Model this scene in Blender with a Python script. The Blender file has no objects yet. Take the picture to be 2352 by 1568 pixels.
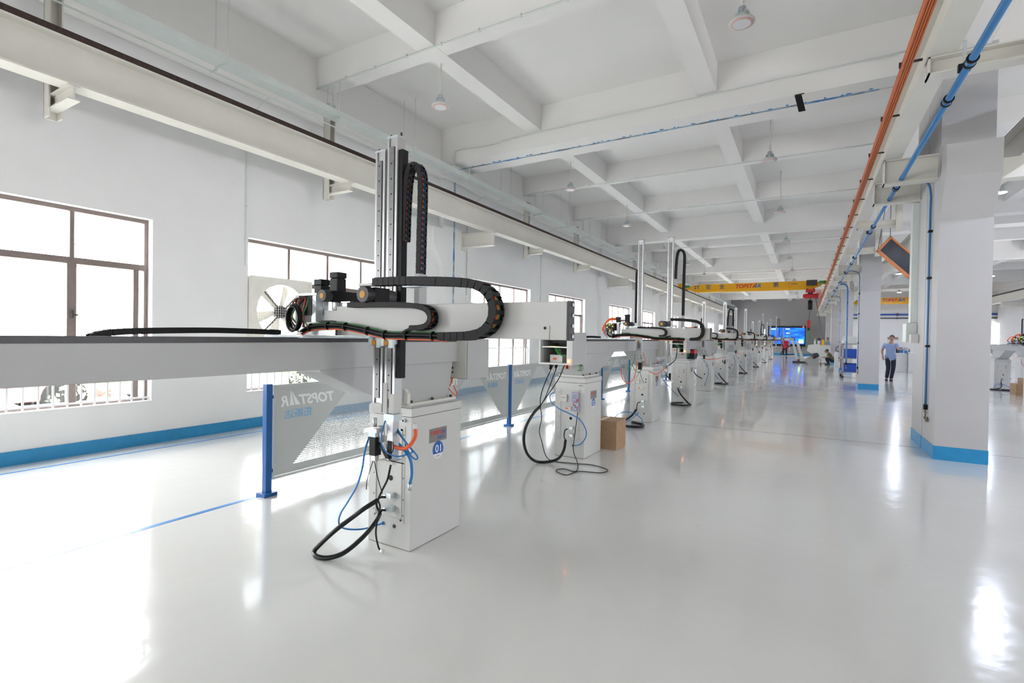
import bpy, bmesh, math, random
from mathutils import Vector, Matrix
random.seed(7)
SC = bpy.context.scene
COL = SC.collection
PI = math.pi

# ------------------------------------------------------------------ camera, sky, exposure
def make_camera():
    yaw, pitch, roll = math.radians(30.49), math.radians(0.672), math.radians(-0.942)
    fwd = Vector((-math.sin(yaw)*math.cos(pitch), math.cos(yaw)*math.cos(pitch), -math.sin(pitch)))
    r0 = Vector((math.cos(yaw), math.sin(yaw), 0))
    d0 = fwd.cross(r0)
    rt = r0*math.cos(roll) + d0*math.sin(roll)
    dn = -r0*math.sin(roll) + d0*math.cos(roll)
    cam = bpy.data.cameras.new('camera')
    cam.sensor_fit = 'HORIZONTAL'; cam.sensor_width = 36.0
    cam.lens = 1146.9/2352*36.0
    cam.clip_start = 0.05; cam.clip_end = 400
    o = bpy.data.objects.new('camera', cam); COL.objects.link(o)
    m = Matrix((rt, -dn, -fwd)).transposed().to_4x4()
    m.translation = Vector((0, 0, 1.5))
    o.matrix_world = m
    SC.camera = o
make_camera()
W = bpy.data.worlds.new('overcast_sky'); SC.world = W; W.use_nodes = True
_nt = W.node_tree; _bg = _nt.nodes['Background']
_bg.inputs[0].default_value = (0.99, 0.985, 0.985, 1); _bg.inputs[1].default_value = 6.0
SC.view_settings.view_transform = 'Standard'; SC.view_settings.look = 'None'
SC.view_settings.gamma = 1; SC.view_settings.use_curve_mapping = False
SC.view_settings.exposure = 1.48

# ------------------------------------------------------------------ dimensions of the hall
XL, XR = -7.4, 11.4          # left and right walls (inner faces)
YB, YF = -9.0, 58.0          # back and far walls
ZS, ZRIB, ZBIG = 5.98, 5.52, 5.2
PER = 10.4                   # bay length
YP = 9.06                    # axis of the first row of pillars (expansion joint)

# ------------------------------------------------------------------ materials
MATS = {}
def mat(name, col, rough=0.5, metal=0.0, noise=0.0, nscale=6.0, bump=0.0, bscale=40.0, emit=None, estr=0.0, coat=0.0, spec=0.5, rvar=0.0):
    if name in MATS: return MATS[name]
    m = bpy.data.materials.new(name); m.use_nodes = True
    nt = m.node_tree; b = nt.nodes['Principled BSDF']
    b.inputs['Base Color'].default_value = (*col, 1)
    b.inputs['Roughness'].default_value = rough
    b.inputs['Metallic'].default_value = metal
    b.inputs['Specular IOR Level'].default_value = spec
    b.inputs['Coat Weight'].default_value = coat
    tc = nt.nodes.new('ShaderNodeTexCoord')
    if noise > 0 or rvar > 0:
        n = nt.nodes.new('ShaderNodeTexNoise'); n.inputs['Scale'].default_value = nscale; n.inputs['Detail'].default_value = 5
        nt.links.new(tc.outputs['Object'], n.inputs['Vector'])
        if noise > 0:
            r = nt.nodes.new('ShaderNodeValToRGB')
            r.color_ramp.elements[0].position = 0.3; r.color_ramp.elements[1].position = 0.7
            r.color_ramp.elements[0].color = (*[max(0, c*(1-noise)) for c in col], 1)
            r.color_ramp.elements[1].color = (*[min(1, c*(1+noise)) for c in col], 1)
            nt.links.new(n.outputs['Fac'], r.inputs['Fac']); nt.links.new(r.outputs['Color'], b.inputs['Base Color'])
        if rvar > 0:
            mr = nt.nodes.new('ShaderNodeMapRange'); mr.inputs['To Min'].default_value = rough-rvar; mr.inputs['To Max'].default_value = rough+rvar
            nt.links.new(n.outputs['Fac'], mr.inputs['Value']); nt.links.new(mr.outputs['Result'], b.inputs['Roughness'])
    if bump > 0:
        n2 = nt.nodes.new('ShaderNodeTexNoise'); n2.inputs['Scale'].default_value = bscale; n2.inputs['Detail'].default_value = 4
        nt.links.new(tc.outputs['Object'], n2.inputs['Vector'])
        bp = nt.nodes.new('ShaderNodeBump'); bp.inputs['Strength'].default_value = bump; bp.inputs['Distance'].default_value = 0.01
        nt.links.new(n2.outputs['Fac'], bp.inputs['Height']); nt.links.new(bp.outputs['Normal'], b.inputs['Normal'])
    if emit:
        b.inputs['Emission Color'].default_value = (*emit, 1); b.inputs['Emission Strength'].default_value = estr
    MATS[name] = m
    return m

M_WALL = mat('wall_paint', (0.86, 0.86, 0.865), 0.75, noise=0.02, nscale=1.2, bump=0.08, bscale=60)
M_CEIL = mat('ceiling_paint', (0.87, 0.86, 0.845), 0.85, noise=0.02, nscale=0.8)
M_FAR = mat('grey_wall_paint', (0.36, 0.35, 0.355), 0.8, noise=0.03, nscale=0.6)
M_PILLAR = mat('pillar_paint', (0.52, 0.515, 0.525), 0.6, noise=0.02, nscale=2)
M_BLUEB = mat('blue_skirting_paint', (0.02, 0.27, 0.56), 0.45, noise=0.06, nscale=9)
M_CREAM = mat('cream_steel_paint', (0.74, 0.72, 0.66), 0.45, noise=0.03, nscale=2)
M_TRAY = mat('pale_galvanised_steel', (0.68, 0.73, 0.71), 0.4, 0.1, noise=0.03)
M_RAIL = mat('rusty_rail_steel', (0.055, 0.035, 0.03), 0.6, 0.4, noise=0.3, nscale=30)
M_WHITE = mat('white_machine_paint', (0.62, 0.625, 0.61), 0.38, noise=0.015, nscale=5, spec=0.5)
M_LGREY = mat('light_grey_machine_paint', (0.46, 0.465, 0.47), 0.4, noise=0.02, nscale=4)
M_CREAMW = mat('warm_white_paint', (0.72, 0.715, 0.66), 0.4, noise=0.02)
M_ALU = mat('brushed_aluminium', (0.60, 0.61, 0.62), 0.32, 0.75, noise=0.06, nscale=60)
M_ALUD = mat('linear_rail_steel', (0.26, 0.255, 0.265), 0.35, 0.7, noise=0.1, nscale=40)
M_ZINC = mat('zinc_plate', (0.62, 0.68, 0.70), 0.35, 0.6, noise=0.08, nscale=30)
M_BLACK = mat('black_plastic', (0.007, 0.007, 0.009), 0.5, spec=0.3, noise=0.1, nscale=30)
M_DARK = mat('dark_grey_metal', (0.06, 0.06, 0.065), 0.45, 0.3, noise=0.1, nscale=30)
M_CHAIN = mat('black_chain_plastic', (0.009, 0.009, 0.011), 0.55, spec=0.3, noise=0.12, nscale=60)
M_HOSE = mat('black_rubber', (0.007, 0.0075, 0.009), 0.35, spec=0.4, noise=0.1, nscale=90)
M_BLUEH = mat('blue_hose', (0.02, 0.20, 0.55), 0.3, noise=0.05)
M_ORANGE = mat('orange_tube', (0.85, 0.13, 0.03), 0.4, noise=0.05)
M_GREEN = mat('green_cable', (0.05, 0.28, 0.07), 0.45, noise=0.1)
M_YELLOWC = mat('yellow_cable', (0.80, 0.62, 0.04), 0.45, noise=0.1)
M_AMBER = mat('amber_label', (0.70, 0.30, 0.02), 0.5, noise=0.05)
M_POST = mat('blue_post_paint', (0.006, 0.10, 0.34), 0.4, noise=0.05)
M_BROWN = mat('bronze_window_frame', (0.22, 0.175, 0.16), 0.45, 0.3, noise=0.08, nscale=14)
M_YCRANE = mat('crane_yellow_paint', (0.86, 0.43, 0.0), 0.4, noise=0.03)
M_RED = mat('hoist_red_paint', (0.55, 0.02, 0.03), 0.4, noise=0.06)
M_REDT = mat('red_letter_paint', (0.62, 0.035, 0.03), 0.5, noise=0.02)
M_BLUET = mat('blue_letter_paint', (0.03, 0.13, 0.38), 0.5, noise=0.02)
M_NAVY = mat('dark_blue_letter_paint', (0.05, 0.09, 0.16), 0.5, noise=0.02)
M_WHITET = mat('white_letter_paint', (0.92, 0.93, 0.94), 0.5, noise=0.01)
M_SKYT = mat('sky_blue_letter_paint', (0.20, 0.48, 0.78), 0.5, noise=0.01)
M_DISC = mat('blue_number_sticker', (0.02, 0.11, 0.45), 0.4, noise=0.02)
M_STICKW = mat('white_sticker', (0.80, 0.80, 0.84), 0.4, noise=0.01)
M_STEELP = mat('steel_nameplate', (0.26, 0.245, 0.235), 0.4, 0.3, noise=0.08, nscale=80)
M_CARD = mat('brown_cardboard', (0.42, 0.27, 0.16), 0.8, noise=0.08, nscale=12)
M_ORAIL = mat('orange_conductor_plastic', (0.62, 0.14, 0.03), 0.5, noise=0.06, nscale=20)
M_BPIPE = mat('blue_air_pipe', (0.04, 0.17, 0.40), 0.3, noise=0.04)
M_SKIN = mat('skin', (0.42, 0.25, 0.18), 0.55, noise=0.06, nscale=20)
M_HAIR = mat('black_hair', (0.012, 0.011, 0.012), 0.6, noise=0.2, nscale=60)
M_SHIRTB = mat('light_blue_shirt', (0.24, 0.32, 0.52), 0.8, noise=0.06, nscale=20)
M_SHIRTR = mat('red_shirt', (0.60, 0.01, 0.05), 0.8, noise=0.06, nscale=20)
M_OLIVE = mat('olive_vest_cloth', (0.10, 0.11, 0.05), 0.85, noise=0.1, nscale=20)
M_PANTS = mat('dark_navy_trousers', (0.012, 0.016, 0.035), 0.85, noise=0.1, nscale=20)
M_SHOE = mat('dark_shoe_leather', (0.015, 0.013, 0.013), 0.5, noise=0.1, nscale=20)
M_EYE = mat('eye_dark', (0.02, 0.015, 0.01), 0.3, noise=0.1)
M_LIP = mat('lip_skin', (0.30, 0.12, 0.10), 0.5, noise=0.05)
M_SOCK = mat('ivory_plastic', (0.70, 0.69, 0.66), 0.4, noise=0.02)
M_PEND = mat('lilac_plastic', (0.46, 0.40, 0.60), 0.4, noise=0.03)
M_LCD = mat('grey_lcd', (0.30, 0.36, 0.42), 0.2, noise=0.05)
M_FANW = mat('fan_ivory_paint', (0.86, 0.84, 0.78), 0.5, noise=0.04)
M_BIN = mat('blue_bin_plastic', (0.01, 0.07, 0.42), 0.4, noise=0.05)
M_SHELF = mat('shelf_bronze_steel', (0.35, 0.31, 0.30), 0.5, 0.3, noise=0.06)
M_CAR = mat('car_red_paint', (0.70, 0.26, 0.24), 0.25, noise=0.03, coat=0.5)
M_CARG = mat('car_grey_paint', (0.42, 0.52, 0.58), 0.25, noise=0.03, coat=0.5)
M_TYRE = mat('tyre_rubber', (0.02, 0.02, 0.02), 0.8, noise=0.1)
M_GLASSD = mat('car_window_glass', (0.28, 0.32, 0.34), 0.1, noise=0.02)
M_LEAF = mat('bush_leaf', (0.42, 0.56, 0.28), 0.6, noise=0.2, nscale=3)
M_BARK = mat('tree_bark', (0.25, 0.19, 0.14), 0.8, noise=0.2, nscale=12)
M_PAVE = mat('pale_paving', (0.50, 0.50, 0.49), 0.8, noise=0.08, nscale=1.5)
M_ROOFB = mat('canopy_sheet', (0.34, 0.40, 0.45), 0.5, 0.2, noise=0.05)
M_RING = mat('pink_lamp_ring', (0.72, 0.42, 0.38), 0.5, noise=0.02)
M_DIFF = mat('lamp_diffuser_off', (0.72, 0.72, 0.75), 0.3, noise=0.02)
M_LIT = mat('lamp_diffuser_lit', (0.9, 0.9, 0.9), 0.3, emit=(0.80, 0.86, 1.0), estr=60)
M_RLED = mat('red_led', (0.6, 0.05, 0.02), 0.3, emit=(1.0, 0.16, 0.03), estr=5)
M_OLED = mat('orange_led', (0.8, 0.2, 0.02), 0.3, emit=(1.0, 0.22, 0.03), estr=6)
M_GLED = mat('yellow_green_led', (0.4, 0.6, 0.02), 0.3, emit=(0.55, 0.9, 0.05), estr=1.2)
M_BLED = mat('blue_led', (0.1, 0.1, 0.8), 0.3, emit=(0.15, 0.2, 1.0), estr=5)
M_SCR_R = mat('red_light', (0.6, 0.02, 0.02), 0.3, emit=(1, 0.05, 0.03), estr=2.5)
M_LILACG = mat('red_button', (0.6, 0.02, 0.04), 0.4, noise=0.03)

def mat_floor():
    m = bpy.data.materials.new('epoxy_floor'); m.use_nodes = True
    nt = m.node_tree; b = nt.nodes['Principled BSDF']; L = nt.links
    tc = nt.nodes.new('ShaderNodeTexCoord')
    n = nt.nodes.new('ShaderNodeTexNoise'); n.inputs['Scale'].default_value = 0.35; n.inputs['Detail'].default_value = 6
    L.new(tc.outputs['Object'], n.inputs['Vector'])
    r = nt.nodes.new('ShaderNodeValToRGB')
    r.color_ramp.elements[0].position = 0.3; r.color_ramp.elements[0].color = (0.69, 0.69, 0.665, 1)
    r.color_ramp.elements[1].position = 0.7; r.color_ramp.elements[1].color = (0.75, 0.755, 0.735, 1)
    L.new(n.outputs['Fac'], r.inputs['Fac'])
    # tiny dark specks and scuffs
    v = nt.nodes.new('ShaderNodeTexVoronoi'); v.inputs['Scale'].default_value = 2.2; L.new(tc.outputs['Object'], v.inputs['Vector'])
    lt = nt.nodes.new('ShaderNodeMath'); lt.operation = 'LESS_THAN'; lt.inputs[1].default_value = 0.012
    L.new(v.outputs['Distance'], lt.inputs[0])
    mx = nt.nodes.new('ShaderNodeMix'); mx.data_type = 'RGBA'; mx.inputs['B'].default_value = (0.33, 0.28, 0.25, 1)
    L.new(lt.outputs[0], mx.inputs['Factor']); L.new(r.outputs['Color'], mx.inputs['A'])
    L.new(mx.outputs['Result'], b.inputs['Base Color'])
    n3 = nt.nodes.new('ShaderNodeTexNoise'); n3.inputs['Scale'].default_value = 1.3; n3.inputs['Detail'].default_value = 6
    L.new(tc.outputs['Object'], n3.inputs['Vector'])
    mr = nt.nodes.new('ShaderNodeMapRange'); mr.inputs['To Min'].default_value = 0.10; mr.inputs['To Max'].default_value = 0.22
    L.new(n3.outputs['Fac'], mr.inputs['Value']); L.new(mr.outputs['Result'], b.inputs['Roughness'])
    b.inputs['Specular IOR Level'].default_value = 0.8; b.inputs['Coat Weight'].default_value = 0.45; b.inputs['Coat Roughness'].default_value = 0.06
    n2 = nt.nodes.new('ShaderNodeTexNoise'); n2.inputs['Scale'].default_value = 7; n2.inputs['Detail'].default_value = 3
    L.new(tc.outputs['Object'], n2.inputs['Vector'])
    bp = nt.nodes.new('ShaderNodeBump'); bp.inputs['Strength'].default_value = 0.10; bp.inputs['Distance'].default_value = 0.02
    L.new(n2.outputs['Fac'], bp.inputs['Height']); L.new(bp.outputs['Normal'], b.inputs['Normal'])
    return m
M_FLOOR = mat_floor()

def mat_glass():
    m = bpy.data.materials.new('window_glass'); m.use_nodes = True
    nt = m.node_tree; nt.nodes.clear()
    o = nt.nodes.new('ShaderNodeOutputMaterial'); t = nt.nodes.new('ShaderNodeBsdfTransparent'); g = nt.nodes.new('ShaderNodeBsdfGlossy')
    t.inputs[0].default_value = (0.96, 0.98, 0.98, 1); g.inputs['Roughness'].default_value = 0.02
    x = nt.nodes.new('ShaderNodeMixShader'); x.inputs[0].default_value = 0.05
    nt.links.new(t.outputs[0], x.inputs[1]); nt.links.new(g.outputs[0], x.inputs[2]); nt.links.new(x.outputs[0], o.inputs[0])
    return m
M_GLASS = mat_glass()

def mat_perf():
    """grey sheet of the guard panels: punched square holes inside a truncated triangle"""
    m = bpy.data.materials.new('perforated_grey_sheet'); m.use_nodes = True
    nt = m.node_tree; L = nt.links; b = nt.nodes['Principled BSDF']; out = nt.nodes['Material Output']
    b.inputs['Base Color'].default_value = (0.54, 0.57, 0.565, 1); b.inputs['Roughness'].default_value = 0.45
    tc = nt.nodes.new('ShaderNodeTexCoord'); sp = nt.nodes.new('ShaderNodeSeparateXYZ'); L.new(tc.outputs['Object'], sp.inputs[0])
    def mth(op, a, bb=None, c=None):
        n = nt.nodes.new('ShaderNodeMath'); n.operation = op
        for i, q in enumerate((a, bb, c)):
            if q is None: continue
            if isinstance(q, (int, float)): n.inputs[i].default_value = q
            else: L.new(q, n.inputs[i])
        return n.outputs[0]
    P = 0.019
    y, z = sp.outputs['Y'], sp.outputs['Z']
    ty = mth('ABSOLUTE', mth('SUBTRACT', mth('FRACT', mth('DIVIDE', y, P)), 0.5))
    tz = mth('ABSOLUTE', mth('SUBTRACT', mth('FRACT', mth('DIVIDE', z, P)), 0.5))
    hole = mth('MULTIPLY', mth('LESS_THAN', ty, 0.34), mth('LESS_THAN', tz, 0.34))
    # half width of the triangle shrinks with height, in whole cells
    yc = mth('MULTIPLY', mth('ROUND', mth('DIVIDE', mth('ABSOLUTE', y), P)), P)
    zc = mth('MULTIPLY', mth('FLOOR', mth('DIVIDE', z, P)), P)
    half = mth('SUBTRACT', 1.03, zc)
    half = mth('MULTIPLY', half, 1.0)
    inside = mth('MULTIPLY', mth('LESS_THAN', yc, half), mth('MULTIPLY', mth('GREATER_THAN', z, 0.235), mth('LESS_THAN', z, 0.94)))
    fac = mth('MULTIPLY', hole, inside)
    t = nt.nodes.new('ShaderNodeBsdfTransparent'); x = nt.nodes.new('ShaderNodeMixShader')
    L.new(fac, x.inputs[0]); L.new(b.outputs[0], x.inputs[1]); L.new(t.outputs[0], x.inputs[2]); L.new(x.outputs[0], out.inputs[0])
    return m
M_PERF = mat_perf()

def mat_screen():
    m = bpy.data.materials.new('blue_screen_picture'); m.use_nodes = True
    nt = m.node_tree; L = nt.links; b = nt.nodes['Principled BSDF']
    tc = nt.nodes.new('ShaderNodeTexCoord')
    mp = nt.nodes.new('ShaderNodeMapping'); mp.inputs['Scale'].default_value = (0.9, 1, 3.5); L.new(tc.outputs['Object'], mp.inputs[0])
    v = nt.nodes.new('ShaderNodeTexVoronoi'); v.distance = 'CHEBYCHEV'; v.inputs['Scale'].default_value = 1.2; L.new(mp.outputs[0], v.inputs['Vector'])
    r = nt.nodes.new('ShaderNodeValToRGB'); e = r.color_ramp.elements
    e[0].position = 0.0; e[0].color = (0.10, 0.35, 1.0, 1); e[1].position = 0.55; e[1].color = (0.0, 0.06, 0.42, 1)
    k = e.new(0.12); k.color = (0.01, 0.16, 0.75, 1)
    L.new(v.outputs['Distance'], r.inputs['Fac'])
    b.inputs['Base Color'].default_value = (0.01, 0.02, 0.06, 1)
    L.new(r.outputs['Color'], b.inputs['Emission Color']); b.inputs['Emission Strength'].default_value = 0.9
    return m
M_SCREEN = mat_screen()

# ------------------------------------------------------------------ mesh builder
class MB:
    def __init__(s): s.bm = bmesh.new(); s.mats = []
    def mi(s, m):
        if m not in s.mats: s.mats.append(m)
        return s.mats.index(m)
    def face(s, pts, m):
        f = s.bm.faces.new([s.bm.verts.new(p) for p in pts]); f.material_index = s.mi(m); return f
    def box(s, x0, x1, y0, y1, z0, z1, m):
        i = s.mi(m)
        v = [s.bm.verts.new(p) for p in ((x0,y0,z0),(x1,y0,z0),(x1,y1,z0),(x0,y1,z0),(x0,y0,z1),(x1,y0,z1),(x1,y1,z1),(x0,y1,z1))]
        for q in ((0,3,2,1),(4,5,6,7),(0,1,5,4),(1,2,6,5),(2,3,7,6),(3,0,4,7)):
            s.bm.faces.new([v[k] for k in q]).material_index = i
        return s
    def obox(s, c, ax, ay, az, m):
        """oriented box: centre and three half-axis vectors"""
        i = s.mi(m); c, ax, ay, az = map(Vector, (c, ax, ay, az))
        v = [s.bm.verts.new(c+ax*a+ay*b+az*d) for d in (-1,1) for (a,b) in ((-1,-1),(1,-1),(1,1),(-1,1))]
        for q in ((0,3,2,1),(4,5,6,7),(0,1,5,4),(1,2,6,5),(2,3,7,6),(3,0,4,7)):
            s.bm.faces.new([v[k] for k in q]).material_index = i
        return s
    def prism(s, poly, axis, a, b, m):
        """polygon (2-D) extruded along axis x, y or z from a to b"""
        i = s.mi(m)
        def P(p, t):
            return {'x': (t, p[0], p[1]), 'y': (p[0], t, p[1]), 'z': (p[0], p[1], t)}[axis]
        A = [s.bm.verts.new(P(p, a)) for p in poly]; B = [s.bm.verts.new(P(p, b)) for p in poly]
        n = len(poly)
        s.bm.faces.new(A[::-1]).material_index = i; s.bm.faces.new(B).material_index = i
        for k in range(n): s.bm.faces.new((A[k], A[(k+1)%n], B[(k+1)%n], B[k])).material_index = i
        return s
    def cyl(s, p, q, r, m, n=16, r2=None, cap=True, smooth=True):
        p, q = Vector(p), Vector(q); d = (q-p).normalized(); r2 = r if r2 is None else r2
        u = d.orthogonal().normalized(); w = d.cross(u); i = s.mi(m)
        A = [s.bm.verts.new(p+(u*math.cos(t)+w*math.sin(t))*r) for t in [2*PI*k/n for k in range(n)]]
        B = [s.bm.verts.new(q+(u*math.cos(t)+w*math.sin(t))*r2) for t in [2*PI*k/n for k in range(n)]]
        for k in range(n):
            f = s.bm.faces.new((A[k], A[(k+1)%n], B[(k+1)%n], B[k])); f.material_index = i; f.smooth = smooth
        if cap:
            s.bm.faces.new(A[::-1]).material_index = i; s.bm.faces.new(B).material_index = i
        return s
    def lathe(s, c, prof, m, n=24, axis='z'):
        """prof: list of (radius, height)"""
        i = s.mi(m); c = Vector(c); rings = []
        for r, h in prof:
            ring = []
            for k in range(n):
                t = 2*PI*k/n; a, b = r*math.cos(t), r*math.sin(t)
                o = {'z': (a, b, h), 'y': (a, h, b), 'x': (h, a, b)}[axis]
                ring.append(s.bm.verts.new(c+Vector(o)))
            rings.append(ring)
        for A, B in zip(rings, rings[1:]):
            for k in range(n):
                f = s.bm.faces.new((A[k], A[(k+1)%n], B[(k+1)%n], B[k])); f.material_index = i; f.smooth = True
        s.bm.faces.new(rings[0][::-1]).material_index = i; s.bm.faces.new(rings[-1]).material_index = i
        return s
    def ring(s, c, r0, r1, y0, y1, m, n=40):
        """flat annulus, axis along y"""
        i = s.mi(m); c = Vector(c); R = []
        for r, y in ((r0,y0),(r1,y0),(r1,y1),(r0,y1)):
            R.append([s.bm.verts.new(c+Vector((r*math.cos(2*PI*k/n), y, r*math.sin(2*PI*k/n)))) for k in range(n)])
        for a in range(4):
            A, B = R[a], R[(a+1)%4]
            for k in range(n): s.bm.faces.new((A[k], A[(k+1)%n], B[(k+1)%n], B[k])).material_index = i
        return s
    def tube(s, pts, r, m, n=8, sub=6, cap=True):
        P = smooth_path(pts, sub) if sub > 1 else [Vector(p) for p in pts]
        i = s.mi(m); prev = None; u = None
        for k, p in enumerate(P):
            d = (P[min(k+1, len(P)-1)] - P[max(k-1, 0)]).normalized()
            if u is None: u = d.orthogonal().normalized()
            u = (u - d*u.dot(d)); u = u.normalized() if u.length > 1e-6 else d.orthogonal().normalized()
            w = d.cross(u)
            R = [s.bm.verts.new(p+(u*math.cos(2*PI*a/n)+w*math.sin(2*PI*a/n))*r) for a in range(n)]
            if prev:
                for a in range(n):
                    f = s.bm.faces.new((prev[a], prev[(a+1)%n], R[(a+1)%n], R[a])); f.material_index = i; f.smooth = True
            elif cap: s.bm.faces.new(R[::-1]).material_index = i
            prev = R
        if cap: s.bm.faces.new(prev).material_index = i
        return s
    def sphere(s, c, r, m, sc=(1,1,1), n=12):
        i = s.mi(m); mt = Matrix.Translation(c) @ Matrix.Diagonal((r*sc[0], r*sc[1], r*sc[2], 1))
        g = bmesh.ops.create_uvsphere(s.bm, u_segments=n, v_segments=max(6, n*2//3), radius=1, matrix=mt)
        for v in g['verts']:
            for f in v.link_faces: f.material_index = i; f.smooth = True
        return s
    def ico(s, c, r, m, sub=2, jit=0.0, sc=(1,1,1)):
        i = s.mi(m); mt = Matrix.Translation(c) @ Matrix.Diagonal((r*sc[0], r*sc[1], r*sc[2], 1))
        g = bmesh.ops.create_icosphere(s.bm, subdivisions=sub, radius=1, matrix=mt)
        for v in g['verts']:
            if jit: v.co += Vector([random.uniform(-jit, jit) for _ in range(3)])
            for f in v.link_faces: f.material_index = i
        return s
    def mesh(s, name, off=(0,0,0)):
        me = bpy.data.meshes.new(name); off = Vector(off)
        if off.length: bmesh.ops.translate(s.bm, verts=s.bm.verts, vec=-off)
        bmesh.ops.recalc_face_normals(s.bm, faces=s.bm.faces)
        s.bm.to_mesh(me); s.bm.free()
        for m in s.mats: me.materials.append(m)
        return me

def smooth_path(pts, sub):
    P = [Vector(p) for p in pts]
    if len(P) < 3: return P
    out = []
    for i in range(len(P)-1):
        p0 = P[i-1] if i else P[0]*2-P[1]; p1, p2 = P[i], P[i+1]; p3 = P[i+2] if i+2 < len(P) else P[-1]*2-P[-2]
        for k in range(sub):
            t = k/sub
            out.append(0.5*((2*p1)+(p2-p0)*t+(2*p0-5*p1+4*p2-p3)*t*t+(3*p1-p0-3*p2+p3)*t**3))
    out.append(P[-1]); return out

def org(parent):
    v = Vector((0,0,0)); p = parent
    while p is not None: v = v + Vector(p.location); p = p.parent
    return v
def part(name, mb, parent, bevel=0.0, label=None):
    """one mesh, child of parent; geometry given in world coordinates of the prototype"""
    o = bpy.data.objects.new(name, mb.mesh(name, org(parent))); COL.objects.link(o); o.parent = parent
    if bevel: add_bevel(o, bevel)
    if label: o['label'] = label
    return o
def add_bevel(o, w):
    b = o.modifiers.new('bevel', 'BEVEL'); b.width = w; b.segments = 2; b.limit_method = 'ANGLE'; b.angle_limit = 0.7
def tag(o, label, cat, group=None, kind=None):
    if label: o['label'] = label
    if cat: o['category'] = cat
    if group: o['group'] = group
    if kind: o['kind'] = kind
    return o
def thing(name, label, cat, loc=(0,0,0), group=None):
    o = bpy.data.objects.new(name, None); o.location = loc; o.empty_display_size = 0.1; COL.objects.link(o)
    return tag(o, label, cat, group)
def single(name, mb, label, cat, loc=(0,0,0), group=None, bevel=0.0):
    o = bpy.data.objects.new(name, mb.mesh(name, loc)); o.location = loc; COL.objects.link(o)
    if bevel: add_bevel(o, bevel)
    return tag(o, label, cat, group)
def struct(name, mb, bevel=0.0, parent=None):
    o = bpy.data.objects.new(name, mb.mesh(name, org(parent) if parent else (0,0,0))); COL.objects.link(o)
    if parent: o.parent = parent
    else: o['kind'] = 'structure'
    if bevel: add_bevel(o, bevel)
    return o
def copy_tree(o, parent=None):
    c = o.copy(); COL.objects.link(c)
    if parent is not None: c.parent = parent
    for ch in [k for k in o.children]: copy_tree(ch, c)
    return c

# ------------------------------------------------------------------ lettering
def glyphs(body, size=1.0, shear=0.0, bold=0.0):
    c = bpy.data.curves.new('lettering', 'FONT'); c.body = body; c.size = size; c.shear = shear; c.offset = bold
    c.fill_mode = 'BOTH'; c.extrude = 0.0
    c.resolution_u = 3
    o = bpy.data.objects.new('lettering', c); COL.objects.link(o)
    dg = bpy.context.evaluated_depsgraph_get(); me = bpy.data.meshes.new_from_object(o.evaluated_get(dg))
    tris = []
    me.calc_loop_triangles()
    V = [v.co.copy() for v in me.vertices]
    for t in me.loop_triangles: tris.append([(V[k].x, V[k].y) for k in t.vertices])
    w0 = min((v.x for v in V), default=0); w1 = max((v.x for v in V), default=0)
    bpy.data.objects.remove(o); bpy.data.curves.remove(c); bpy.data.meshes.remove(me)
    return tris, w0, w1
def put_glyphs(mb, tris, origin, right, up, m, dx=0.0, sx=1.0):
    o, r, u = Vector(origin), Vector(right), Vector(up); i = mb.mi(m)
    for t in tris:
        f = mb.bm.faces.new([mb.bm.verts.new(o + r*((x*sx)+dx) + u*y) for x, y in t]); f.material_index = i
def text(mb, body, origin, right, up, m, height, shear=0.0, bold=0.0, center=False, sx=1.0):
    tr, a, b = glyphs(body, height/0.72, shear, bold*height)
    put_glyphs(mb, tr, origin, right, up, m, dx=(-(a+b)/2*sx if center else 0), sx=sx)
_logo = {}
def logo(mb, origin, right, up, width, m1, m2):
    """TOPSTAR word mark: slanted letters, the A drawn as a two-part sail"""
    if not _logo:
        _logo['t'] = glyphs('TOPST', 1.0, 0.25, 0.035); _logo['r'] = glyphs('R', 1.0, 0.25, 0.035)
    tr, a, b = _logo['t']; rr, c, d = _logo['r']
    gap = 0.74
    total = (b-a) + gap + (d-c); k = width/total
    sc = lambda T: [[(x*k, y*k) for x, y in t] for t in T]
    put_glyphs(mb, sc(tr), origin, right, up, m1, dx=-a*k)
    x0 = (b-a)
    o, r, u = Vector(origin), Vector(right), Vector(up)
    for pl, m in (([(x0-0.20, 0), (x0+0.22, 0), (x0+0.52, 0.98)], m1), ([(x0+0.30, 0), (x0+0.66, 0), (x0+0.60, 1.05), (x0+0.56, 1.0)], m2)):
        f = mb.bm.faces.new([mb.bm.verts.new(o+r*(x*k)+u*(y*k)) for x, y in pl]); f.material_index = mb.mi(m)
    put_glyphs(mb, sc(rr), origin, right, up, m2, dx=(x0+gap-c)*k)

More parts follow.
